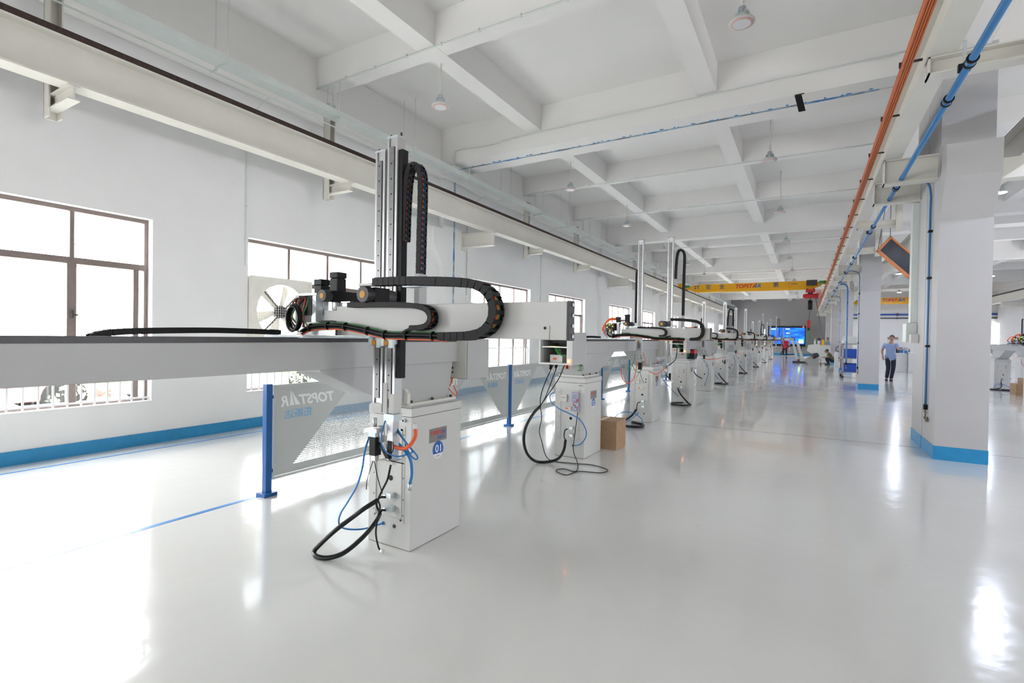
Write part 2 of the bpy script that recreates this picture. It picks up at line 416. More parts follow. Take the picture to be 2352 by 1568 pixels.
# ================================================================== THE SHELL
def build_shell():
    mb = MB(); mb.box(XL-0.2, XR+0.2, YB-0.2, YF+0.2, -0.2, 0, M_FLOOR); struct('floor', mb)
    # floor joints (thin dark grooves) and painted lines
    mb = MB()
    for y in (YP, YP+2*PER, YP+4*PER): mb.box(XL, XR, y-0.004, y+0.004, 0, 0.0012, M_DARK)
    struct('trim_1', mb)
    ML = mat('painted_floor_line_blue', (0.04, 0.24, 0.62), 0.3, noise=0.05)
    for n, (x, w) in enumerate(((-7.04, 0.035), (-4.27, 0.05))):
        mb = MB(); mb.box(x-w/2, x+w/2, YB+0.5, 50, 0, 0.0015, ML)
        struct('trim_%d' % (n+2), mb)
    # ceiling: slab, ribs and deep beams of one waffle surface
    mb = MB(); mb.box(XL-0.2, XR+0.2, YB-0.2, YF+0.2, ZS, ZS+0.2, M_CEIL); struct('ceiling', mb)
    def rib(*a): q = MB(); q.box(*a, M_CEIL); struct('ceiling_beam', q)
    for k in range(-2, 5):
        yc = YP + k*PER
        if yc > YB:
            if k == 0: rib(XL, XR, yc-0.38, yc-0.02, ZBIG, ZS); rib(XL, XR, yc+0.02, yc+0.38, ZBIG, ZS)
            else: rib(XL, XR, yc-0.22, yc+0.22, ZBIG, ZS)
        for j in (1, 2):
            y = yc + j*PER/3
            if YB < y < YF-1: rib(XL, XR, y-0.14, y+0.14, ZRIB, ZS)
    for x in (-4.69, -1.48, 4.9, 8.1): rib(x-0.15, x+0.15, YB, YF, ZRIB-0.005, ZS)
    for x in (1.69,): rib(x-0.2, x+0.2, YB, YF, ZBIG-0.006, ZS)
    rib(XL, -7.0, YB, YF, 5.12, ZS); rib(11.0, XR, YB, YF, 5.12, ZS)
    # dark gap with blue foam squeezed out of the expansion joint in the deep beam
    MJ = bpy.data.materials.new('joint_foam'); MJ.use_nodes = True
    nt = MJ.node_tree; b = nt.nodes['Principled BSDF']; tc = nt.nodes.new('ShaderNodeTexCoord')
    n = nt.nodes.new('ShaderNodeTexNoise'); n.inputs['Scale'].default_value = 2.2; n.inputs['Detail'].default_value = 5
    nt.links.new(tc.outputs['Object'], n.inputs['Vector'])
    r = nt.nodes.new('ShaderNodeValToRGB'); e = r.color_ramp.elements
    e[0].position = 0.38; e[0].color = (0.16, 0.21, 0.26, 1); e[1].position = 0.62; e[1].color = (0.04, 0.22, 0.55, 1)
    k2 = e.new(0.5); k2.color = (0.35, 0.50, 0.62, 1)
    nt.links.new(n.outputs['Fac'], r.inputs['Fac']); nt.links.new(r.outputs['Color'], b.inputs['Base Color']); b.inputs['Roughness'].default_value = 0.7
    mb = MB()
    x = -6.9
    while x < 0.85:
        w = random.uniform(0.12, 0.3); h = random.uniform(0.004, 0.022)
        mb.box(x, min(x+w, 0.85), YP-0.022-h*0.8, YP+0.022, ZBIG-h*0.25, ZBIG+0.02, MJ); x += w
    MT = mat('blue_foam_tuft', (0.05, 0.24, 0.62), 0.7, noise=0.2); x = -6.8
    while x < 0.8:
        a = random.uniform(0.02, 0.07); y = YP-0.03-random.uniform(0.0, 0.05)
        mb.box(x, x+a, y-random.uniform(0.006, 0.02), y+0.01, ZBIG-0.006, ZBIG+0.01, MT); x += random.uniform(0.06, 0.3)
    mb.box(1.43, XR, YP-0.02, YP+0.02, ZBIG-0.002, ZBIG+0.02, M_DARK)
    struct('trim_4', mb)
    # left wall with window openings
    wins = []
    for k in range(-1, 6):
        for a, b_ in ((0.08, 3.25), (4.55, 7.70)):
            y0, y1 = a+k*PER, b_+k*PER
            if y0 > YB+0.3 and y1 < YF-0.3: wins.append((y0, y1))
    Z0, Z1 = 0.57, 2.94
    mb = MB(); T = 0.26
    mb.box(XL-T, XL, YB, YF, 0, Z0, M_WALL); mb.box(XL-T, XL, YB, YF, Z1, ZS+0.1, M_WALL)
    e = YB
    for y0, y1 in wins: mb.box(XL-T, XL, e, y0, Z0, Z1, M_WALL); e = y1
    mb.box(XL-T, XL, e, YF, Z0, Z1, M_WALL)
    for k in range(0, 5):      # pilasters with corbels
        yc = YP + k*PER + 0.5
        mb.box(XL-0.01, XL+0.12, yc-0.42, yc+0.42, 0.17, 5.3, M_WALL)
        mb.prism([(yc-0.42, 3.1), (yc-0.42, 3.95), (yc-0.75, 3.95), (yc-0.75, 3.55)], 'x', XL-0.01, XL+0.12, M_WALL)
    struct('wall_left', mb)
    mb = MB(); mb.box(XL, XL+0.012, YB, YF, 0, 0.155, M_BLUEB)
    for k in range(0, 5):
        yc = YP + k*PER + 0.5; mb.box(XL-0.01, XL+0.132, yc-0.432, yc+0.432, 0, 0.155, M_BLUEB)
    struct('baseboard_left', mb)
    mb = MB()
    for q in range(40):
        z = 0.2+q*0.125; h = random.uniform(0.003, 0.02)
        mb.box(XL+0.11, XL+0.122+h*0.3, YP+0.5-0.015-h, YP+0.5+0.015+h, z, z+0.125, MJ)
    struct('trim_5', mb)
    # windows
    for n, (y0, y1) in enumerate(wins):
        fan = abs(y0-4.55) < 0.01
        fr = MB(); w = y1-y0; xf = XL-0.15
        def bar(a0, a1, z0, z1, t=0.03): fr.box(xf-t, xf+t, a0, a1, z0, z1, M_BROWN)
        bar(y0, y1, Z0, Z0+0.05); bar(y0, y1, Z1-0.05, Z1); bar(y0, y0+0.045, Z0+0.05, Z1-0.05); bar(y1-0.045, y1, Z0+0.05, Z1-0.05)
        ZT = 2.27
        bar(y0+0.045, y1-0.045, ZT, ZT+0.075, 0.034)
        for q in (1, 2, 3):
            yy = y0+w*q/4; bar(yy-0.022, yy+0.022, ZT+0.075, Z1-0.05, 0.026)
            if not (fan and q == 1):
                t = 0.045 if q != 2 else 0.035
                bar(yy-t, yy+t, Z0+0.05, ZT, 0.024)
        # sliding leaf edges slightly inside the outer frame
        bar(y1-0.16, y1-0.10, Z0+0.05, ZT, 0.02); bar(y0+0.10, y0+0.15, Z0+0.05, ZT, 0.02) if not fan else None
        win = struct('window_%d' % (n+1), fr)
        g = MB(); g.face([(xf, y0+0.03, Z0+0.03), (xf, y1-0.03, Z0+0.03), (xf, y1-0.03, Z1-0.03), (xf, y0+0.03, Z1-0.03)], M_GLASS)
        if not fan: struct('glass', g, parent=win)
        else:
            g.bm.free(); g = MB(); g.face([(xf, y0+0.03, ZT+0.03), (xf, y1-0.03, ZT+0.03), (xf, y1-0.03, Z1-0.03), (xf, y0+0.03, Z1-0.03)], M_GLASS)
            g.face([(xf, y0+1.1, Z0+0.03), (xf, y1-0.03, Z0+0.03), (xf, y1-0.03, ZT), (xf, y0+1.1, ZT)], M_GLASS); struct('glass', g, parent=win)
        rl = MB(); xr = XL-0.07
        rl.box(xr-0.012, xr+0.012, y0, y1, 1.13, 1.155, M_WHITET); rl.box(xr-0.012, xr+0.012, y0, y1, 0.60, 0.62, M_WHITET)
        q = y0+0.115
        while q < y1-0.05: rl.box(xr-0.009, xr+0.009, q-0.009, q+0.009, 0.575, 1.13, M_WHITET); q += 0.13
        struct('railing', rl, parent=win)
        if n in (1, 3): pass
        hd = MB(); yy = y0+w*0.75; hd.box(xf+0.03, xf+0.055, yy-0.012, yy+0.012, 1.62, 1.72, M_DARK); hd.box(xf+0.05, xf+0.065, yy-0.01, yy+0.05, 1.65, 1.67, M_DARK)
        struct('latch', hd, parent=win)
        lg = bpy.data.lights.new('window_portal', 'AREA'); lg.shape = 'RECTANGLE'; lg.size = 2.3; lg.size_y = w-0.05
        lo = bpy.data.objects.new('window_portal', lg); COL.objects.link(lo); lo.location = (XL-T-0.02, (y0+y1)/2, (Z0+Z1)/2)
        lo.rotation_euler = (0, -PI/2, 0); lg.cycles.is_portal = True
    # right wall with windows, back wall with a wide opening band, far wall, right bay end wall
    def wall_with_holes(name, x0, x1, holes, z0, z1, m):
        mb = MB(); mb.box(x0, x1, YB, YF, 0, z0, m); mb.box(x0, x1, YB, YF, z1, ZS+0.1, m); e = YB
        for a, b_ in holes: mb.box(x0, x1, e, a, z0, z1, m); e = b_
        mb.box(x0, x1, e, YF, z0, z1, m); struct(name, mb)
    rh = []
    for k in range(-1, 5):
        for a, b_ in ((0.3, 3.1), (4.8, 7.6)):
            if 0 < a+k*PER < 8 or (a > 4 and k in (2, 4)): rh.append((a+k*PER, b_+k*PER))
    wall_with_holes('wall_right', XR, XR+0.26, rh, 0.9, 2.9, M_WALL)
    for n, (y0, y1) in enumerate(rh):
        fr = MB(); xf = XR+0.12
        for a0, a1, z0, z1 in ((y0, y1, 0.9, 0.95), (y0, y1, 2.85, 2.9), (y0, y0+0.05, 0.95, 2.85), (y1-0.05, y1, 0.95, 2.85), (y0, y1, 2.2, 2.26), ((y0+y1)/2-0.03, (y0+y1)/2+0.03, 0.95, 2.2)):
            fr.box(xf-0.03, xf+0.03, a0, a1, z0, z1, M_BROWN)
        struct('window_%d' % (len(wins)+n+1), fr)
        lg = bpy.data.lights.new('window_portal', 'AREA'); lg.shape = 'RECTANGLE'; lg.size = 2.0; lg.size_y = y1-y0
        lo = bpy.data.objects.new('window_portal', lg); COL.objects.link(lo); lo.location = (XR+0.3, (y0+y1)/2, 1.9)
        lo.rotation_euler = (0, PI/2, 0); lg.cycles.is_portal = True
    mb = MB(); D = ((-6.2, -3.6),); e = XL
    mb.box(XL-0.2, XR+0.2, YB-0.26, YB, 2.9, ZS+0.1, M_WALL)
    for a, b_ in D: mb.box(e, a, YB-0.26, YB, 0, 2.9, M_WALL); e = b_
    mb.box(e, XR, YB-0.26, YB, 0, 2.9, M_WALL)
    for a, b_ in D: mb.box(a, b_, YB-0.26, YB, 0, 0.8, M_WALL)
    struct('wall_back', mb)
    for a, b_ in D:
        lg = bpy.data.lights.new('window_portal', 'AREA'); lg.shape = 'RECTANGLE'; lg.size = b_-a; lg.size_y = 2.1
        lo = bpy.data.objects.new('window_portal', lg); COL.objects.link(lo); lo.location = ((a+b_)/2, YB-0.3, 1.85)
        lo.rotation_euler = (PI/2, 0, 0); lg.cycles.is_portal = True
    for n, (a, b_) in enumerate(D):
        fr = MB(); yf = YB-0.12
        for x0, x1, z0, z1 in ((a, b_, 0.8, 0.86), (a, b_, 2.84, 2.9), (a, a+0.06, 0.86, 2.84), (b_-0.06, b_, 0.86, 2.84), ((a+b_)/2-0.03, (a+b_)/2+0.03, 0.86, 2.84), (a, b_, 2.1, 2.16)):
            fr.box(x0, x1, yf-0.03, yf+0.03, z0, z1, M_BROWN)
        struct('window_%d' % (len(wins)+len(rh)+n+1), fr)
    mb = MB(); mb.box(XL-0.2, XR+0.2, YF, YF+0.2, 0, ZS+0.1, M_FAR); struct('wall_far', mb)
    mb = MB(); mb.box(1.96, XR, 47.0, 47.2, 0, 5.3, M_WALL); struct('wall_right_bay', mb)
    mb = MB(); mb.box(XL+0.02, 1.7, YF-0.014, YF, 0, 0.16, M_BLUEB); struct('baseboard_far', mb)
    # pillars, each with a corbel on the near side, and their blue bands
    n = 0
    for k in range(0, 5):
        if k == 0: segs = ((8.29, YP-0.012), (YP+0.012, 9.86))
        else:
            y = YP+k*PER; segs = ((y-0.40, y+0.40),)
        mb = MB(); bb = MB()
        for a, b_ in segs:
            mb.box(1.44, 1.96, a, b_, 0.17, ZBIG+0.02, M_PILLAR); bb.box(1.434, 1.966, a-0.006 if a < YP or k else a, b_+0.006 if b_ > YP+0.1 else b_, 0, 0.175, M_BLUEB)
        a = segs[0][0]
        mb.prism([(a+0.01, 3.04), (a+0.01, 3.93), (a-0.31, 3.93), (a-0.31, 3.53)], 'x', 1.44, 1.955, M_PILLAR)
        if k == 0: mb.box(1.45, 1.95, YP-0.02, YP+0.02, 0.0, ZBIG, M_DARK)
        p = struct('pillar', mb); tag(p, None, None)
        bb_ = struct('baseboard_right' if k == 0 else 'baseboard_right_%d' % (k+1), bb)
build_shell()

# ================================================================== OVERHEAD STEELWORK
def ibeam(mb, xc, z0, z1, y0, y1, m, w=0.20, t=0.018, tw=0.012):
    mb.box(xc-w/2, xc+w/2, y0, y1, z0, z0+t, m); mb.box(xc-w/2, xc+w/2, y0, y1, z1-t, z1, m); mb.box(xc-tw/2, xc+tw/2, y0, y1, z0+t, z1-t, m)

def build_runways():
    # left runway: girder, rail, channel hangers with bracket arms
    t = thing('crane_runway', 'cream steel crane girder with dark rail along the window wall', 'crane rail', (-6.5, 25, 3.95))
    mb = MB(); ibeam(mb, -6.5, 3.95, 4.40, YB+0.2, YF-0.2, M_CREAM, 0.22); part('girder', mb, t)
    mb = MB(); mb.box(-6.535, -6.465, YB+0.2, YF-0.2, 4.401, 4.50, M_RAIL); part('rail', mb, t, label='dark rusty rail on top of the girder')
    for k in range(-1, 5):
        for j, y in enumerate((2.1, 5.65, 9.95)):
            y += k*PER
            if not (YB+0.5 < y < YF-0.5): continue
            mb = MB()
            if j < 2:
                mb.box(-7.0, -6.86, y-0.06, y-0.045, 3.72, 5.3, M_CREAM); mb.box(-7.0, -6.86, y+0.045, y+0.06, 3.72, 5.3, M_CREAM); mb.box(-7.005, -6.99, y-0.06, y+0.06, 3.72, 5.3, M_CREAM)
                mb.box(-6.99, -6.4, y-0.05, y+0.05, 3.80, 3.815, M_CREAM); mb.box(-6.99, -6.4, y-0.05, y+0.05, 3.935, 3.948, M_CREAM); mb.box(-6.99, -6.4, y-0.006, y+0.006, 3.815, 3.935, M_CREAM)
            else:
                mb.box(-7.27, -6.4, y-0.09, y+0.09, 3.62, 3.638, M_CREAM); mb.box(-7.27, -6.4, y-0.09, y+0.09, 3.93, 3.948, M_CREAM); mb.box(-7.27, -6.4, y-0.008, y+0.008, 3.638, 3.93, M_CREAM); mb.box(-7.28, -7.26, y-0.12, y+0.12, 3.55, 4.0, M_CREAM)
            part('bracket', mb, t)
    # right runway
    t = thing('crane_runway', 'cream steel crane girder on brackets along the pillar row', 'crane rail', (0.93, 25, 3.95))
    mb = MB(); ibeam(mb, 0.95, 3.95, 4.40, YB+0.2, YF-0.2, M_CREAM, 0.20); part('girder', mb, t)
    mb = MB(); mb.box(0.92, 0.98, YB+0.2, YF-0.2, 4.401, 4.50, M_RAIL); part('rail', mb, t, label='dark rusty rail on top of the girder')
    for k in range(0, 5):
        ys = [(9.6, 0)] if k == 0 else [(YP+k*PER, 0)]
        if k == 0: ys.append((8.45, 0))
        ys += [(YP+k*PER+PER/3, 1), (YP+k*PER+2*PER/3, 1)]
        if k == 0: ys += [(5.6, 1), (2.1, 1)]
        for y, hang in ys:
            if y > YF-1: continue
            mb = MB(); x1 = 1.50 if hang else 1.439
            z0 = 3.80 if hang else 3.62
            mb.box(0.86, x1, y-0.08, y+0.08, z0, z0+0.015, M_CREAM); mb.box(0.86, x1, y-0.08, y+0.08, 3.935, 3.948, M_CREAM); mb.box(0.86, x1, y-0.007, y+0.007, z0+0.015, 3.935, M_CREAM); mb.box(0.86, 0.872, y-0.08, y+0.08, z0, 3.948, M_CREAM)
            if hang:
                mb.box(1.50, 1.60, y-0.06, y+0.06, 3.72, ZBIG-0.007, M_CREAM)
            part('bracket', mb, t)
    # right bay: two more runways
    for xc, lab in ((2.45, 'cream crane girder on the far side of the pillar row'), (10.0, 'cream crane girder along the outer wall of the right bay')):
        t = thing('crane_runway', lab, 'crane rail', (xc, 25, 3.95))
        mb = MB(); ibeam(mb, xc, 3.95, 4.40, YB+0.2, 46.8, M_CREAM, 0.20); part('girder', mb, t)
        mb = MB(); mb.box(xc-0.03, xc+0.03, YB+0.2, 46.8, 4.401, 4.50, M_RAIL); part('rail', mb, t)
        s = 1 if xc > 5 else -1; xe = 10.99 if s > 0 else 1.965
        for k in range(0, 4):
            y = YP+k*PER; mb = MB(); mb.box(min(xc-0.08*s, xe), max(xc-0.08*s, xe), y-0.1, y+0.1, 3.68, 3.948, M_CREAM)
            if s > 0: mb.box(10.9, 11.05, y-0.12, y+0.12, 3.5, 5.3, M_CREAM)
            part('bracket', mb, t)
build_runways()

def build_tray():
    t = thing('cable_tray', 'pale steel cable tray hung on thin rods beside the window wall', 'cable tray', (-6.6, 20, 4.95))
    mb = MB(); x0, x1 = -6.72, -6.50
    mb.box(x0, x1, YB+0.3, YF-0.5, 4.95, 4.955, M_TRAY); mb.box(x0, x0+0.004, YB+0.3, YF-0.5, 4.955, 5.05, M_TRAY); mb.box(x1-0.004, x1, YB+0.3, YF-0.5, 4.955, 5.05, M_TRAY)
    part('trough', mb, t)
    y = -7.0
    ys = []
    while y < YF-1:
        ys.append(y); y += 1.78
    for y in ys:
        if -1 < y:
            mb = MB(); mb.box(x0-0.04, x1+0.04, y-0.012, y+0.012, 4.925, 4.949, M_TRAY); part('cross_bar', mb, t)
            for x in (x0-0.03, x1+0.03):
                mb = MB(); mb.cyl((x, y, 4.92), (x, y, ZRIB if any(abs(y-(YP+k*PER+j*PER/3)) < 0.14 for k in range(-1, 5) for j in (0, 1, 2)) else ZS), 0.005, M_TRAY, 6); mb.cyl((x, y, 4.915), (x, y, 4.94), 0.011, M_ZINC, 6)
                part('hanger_rod', mb, t)
    # thin conduit beside the tray, and drops to the windows
    mb = MB(); mb.cyl((-6.85, YB+0.3, 4.93), (-6.85, YF-0.6, 4.93), 0.012, M_TRAY, 8)
    for y in ys[4::2]: mb.box(-6.87, -6.72, y-0.008, y+0.008, 4.915, 4.928, M_TRAY)
    single('conduit_pipe', mb, 'thin white conduit running along the wall side of the cable tray', 'pipe', (-6.85, 10, 4.93))
    for y, lab in ((4.5, 'thin white conduit dropping down the wall beside the exhaust fan window'), (14.3, 'thin white conduit dropping down the wall between two distant windows'), (10.25, 'thin white conduit dropping beside the blue-spotted wall joint')):
        mb = MB(); mb.tube([(-6.85, y, 4.93), (-7.3, y, 4.75), (-7.385, y, 4.70), (-7.385, y, 2.5)], 0.009, M_TRAY, 6, 3)
        for z in (4.0, 3.4, 2.9): mb.box(-7.4, -7.37, y-0.015, y+0.015, z, z+0.012, M_TRAY)
        single('conduit_pipe', mb, lab, 'pipe', (-7.385, y, 2.5))
    # conduits that run across under the ribs
    labs = {5: 'thin white conduit under the nearest ceiling rib', 12: 'thin white conduit across the second ceiling bay', 16: 'thin white conduit across the ceiling with a lamp below, third rib',
            9: 'thin white conduit curving along the deep jointed beam', 23: 'thin white conduit under a rib in the bay before the crane', 26: 'thin white conduit under the last rib before the crane'}
    for y, z, c in ((5.44, ZRIB-0.03, 5), (12.40, ZRIB-0.03, 12), (15.86, ZRIB-0.03, 16), (22.8, ZRIB-0.03, 23), (26.3, ZRIB-0.03, 26)):
        mb = MB(); mb.tube([(-6.6, y, 5.02), (-6.6, y, z-0.06), (-6.54, y, z), (1.3, y, z)], 0.011, M_TRAY, 6, 3)
        for q in range(12): x = -6.3+q*0.63; mb.box(x-0.008, x+0.008, y-0.02, y+0.02, z-0.01, z+0.032, M_TRAY)
        single('conduit_pipe', mb, labs[c], 'pipe', (-2.5, y, z))
    mb = MB(); mb.tube([(-6.6, 8.6, 5.05), (-6.6, 8.63, 5.38), (-6.45, 8.64, 5.45), (-5.6, 8.655, 5.42), (-4.6, 8.655, 5.47), (0, 8.655, 5.48), (1.35, 8.655, 5.5)], 0.011, M_TRAY, 6, 5)
    single('conduit_pipe', mb, labs[9], 'pipe', (-2.5, 8.655, 5.48))
build_tray()

def build_orange_and_pipes():
    t = thing('conductor_rail', 'orange crane conductor rail running the length of the pillar-side girder', 'conductor rail', (0.74, 20, 4.0))
    mb = MB()
    for q in range(4): mb.box(0.707+q*0.018, 0.720+q*0.018, YB+0.4, 46.5, 3.995, 4.05, M_ORAIL)
    mb.box(0.704, 0.777, YB+0.4, 46.5, 4.045, 4.056, M_ORAIL)
    part('bar', mb, t)
    y = -2.0
    while y < 46:
        mb = MB(); mb.box(0.69, 0.86, y-0.01, y+0.01, 4.058, 4.075, M_DARK); mb.box(0.688, 0.70, y-0.015, y+0.015, 4.03, 4.075, M_DARK); part('support_arm', mb, t); y += 1.3
    t = thing('air_pipe', 'blue compressed air pipe with black couplings below the pillar-side girder', 'pipe', (1.05, 20, 3.72))
    mb = MB(); mb.cyl((1.06, YB+0.4, 3.69), (1.06, 46, 3.69), 0.027, M_BPIPE, 16); part('pipe', mb, t)
    for y in (5.15, 5.9, 8.9, 11.7, 12.3, 15.8, 17.0, 19.2, 22, 24.5, 26, 29.0, 32, 35, 38, 41):
        mb = MB(); mb.cyl((1.06, y-0.05, 3.69), (1.06, y+0.05, 3.69), 0.036, M_BPIPE, 16); mb.cyl((1.06, y-0.055, 3.69), (1.06, y-0.035, 3.69), 0.041, M_BLACK, 16); mb.cyl((1.06, y+0.035, 3.69), (1.06, y+0.055, 3.69), 0.041, M_BLACK, 16); part('coupling', mb, t)
    for y in (5.35, 8.6, 12.52, 16.1, 19.46, 22.9, 26.4):
        mb = MB(); mb.box(1.02, 1.10, y-0.02, y+0.02, 3.70, 3.76, M_BLACK); mb.box(1.05, 1.07, y-0.01, y+0.01, 3.75, 3.80 if y in (12.52, 16.1, 22.9, 26.4) else 3.95, M_ZINC); part('clamp', mb, t)
    # drops
    for n, (y, r, z1, lab) in enumerate(((8.70, 0.014, 0.56, 'thin blue air hose down the near pillar ending in a brass tap'), (19.12, 0.012, 0.6, 'thin blue air hose down the second pillar'), (23.4, 0.03, 0.55, 'thick blue air pipe standing before the steel shelving'), (29.4, 0.012, 0.6, 'thin blue air hose down a distant pillar'))):
        x = 1.415 if n != 2 else 1.36
        t = thing('drop_pipe', lab, 'pipe', (x, y, z1))
        mb = MB()
        mb.tube([(1.075, y-0.1, 3.71), (1.2, y-0.08, 3.72), (x-0.04, y, 3.66), (x, y, 3.5), (x, y, 3.3), (x, y, 2.5), (x, y, 1.5), (x, y, z1+0.09)], r, M_BPIPE, 10, 6); part('pipe', mb, t)
        for z in (3.0, 2.37, 1.45):
            mb = MB(); mb.box(x-0.022, 1.439 if n != 2 else x+0.022, y-0.05, y+0.02, z-0.014, z+0.014, M_BLACK); part('clamp', mb, t)
        mb = MB(); mb.cyl((x, y, z1+0.03), (x, y, z1+0.10), r*1.6, M_BLACK, 12); mb.cyl((x, y, z1-0.10), (x, y, z1+0.03), 0.010, M_BARK, 10); mb.cyl((x, y-0.07, z1-0.01), (x, y+0.1, z1-0.01), 0.007, M_BARK, 8)
        mb.cyl((x, y-0.08, z1-0.10), (x, y+0.05, z1-0.085), 0.013, M_DARK, 10); mb.cyl((x, y-0.085, z1-0.125), (x, y-0.085, z1-0.06), 0.016, M_BARK, 10); mb.box(x-0.01, x-0.004, y+0.09, y+0.10, z1+0.01, z1+0.09, M_BPIPE)
        part('tap', mb, t, label='brass tap')
    # cable duct and socket box on the pillar's aisle face
    t = thing('wall_duct', 'pale vertical cable duct ending in two socket boxes on near pillar', 'cable duct', (1.41, 9.72, 1.5))
    mb = MB(); mb.box(1.36, 1.439, 9.62, 9.80, 1.80, 3.60, M_TRAY); part('duct', mb, t)
    mb = MB(); mb.box(1.30, 1.439, 9.58, 9.86, 1.50, 1.79, M_TRAY); part('switch_box', mb, t, 0.01)
    mb = MB(); mb.box(1.34, 1.439, 9.42, 9.55, 1.49, 1.62, M_SOCK); part('socket_box', mb, t, 0.008)
    # black tag hanging from the deep beam
    mb = MB(); mb.box(-0.22, -0.10, 8.655, 8.665, 5.185, 5.20, M_DARK); mb.obox((-0.15, 8.66, 5.06), (0.045, 0, 0.0), (0, 0.004, 0), (-0.03, 0, 0.13), M_BLACK)
    single('hanging_tag', mb, 'small black strip hanging from the jointed deep ceiling beam', 'tag', (-0.15, 8.66, 5.06))
    # orange framed board hung at a tilt beside the pillar
    t = thing('framed_board', 'tilted orange-framed dark glossy board hanging beside the near pillar', 'framed board', (1.7, 13.5, 2.9))
    c = Vector((1.70, 13.5, 3.32)); ax = Vector((0.1225, 0.10, 0.158)); up = Vector((-0.15, 0, 0.405))
    nrm = ax.cross(up).normalized(); axn, upn = ax.normalized(), (nrm.cross(ax)).normalized()
    mb = MB(); W2, H2 = 0.21, 0.42
    MD = mat('dark_glossy_board', (0.05, 0.06, 0.09), 0.08, noise=0.3, nscale=2, spec=0.9)
    mb.obox(c, axn*W2, upn*H2, nrm*0.012, MD); part('panel', mb, t)
    mb = MB(); MO = mat('orange_wood_frame', (0.75, 0.28, 0.12), 0.5, noise=0.08)
    for s in (-1, 1):
        mb.obox(c+axn*W2*s, axn*0.02, upn*(H2+0.02), nrm*0.03, MO); mb.obox(c+upn*H2*s, axn*(W2+0.02), upn*0.02, nrm*0.03, MO)
    part('frame', mb, t)
    mb = MB(); p = c+upn*H2+axn*W2; mb.cyl(p, (p.x, p.y, ZBIG-0.006), 0.006, M_DARK, 6); p2 = c+upn*H2-axn*W2; mb.cyl(p2, (p.x, p.y, ZBIG-0.006), 0.006, M_DARK, 6); part('wire', mb, t)
build_orange_and_pipes()

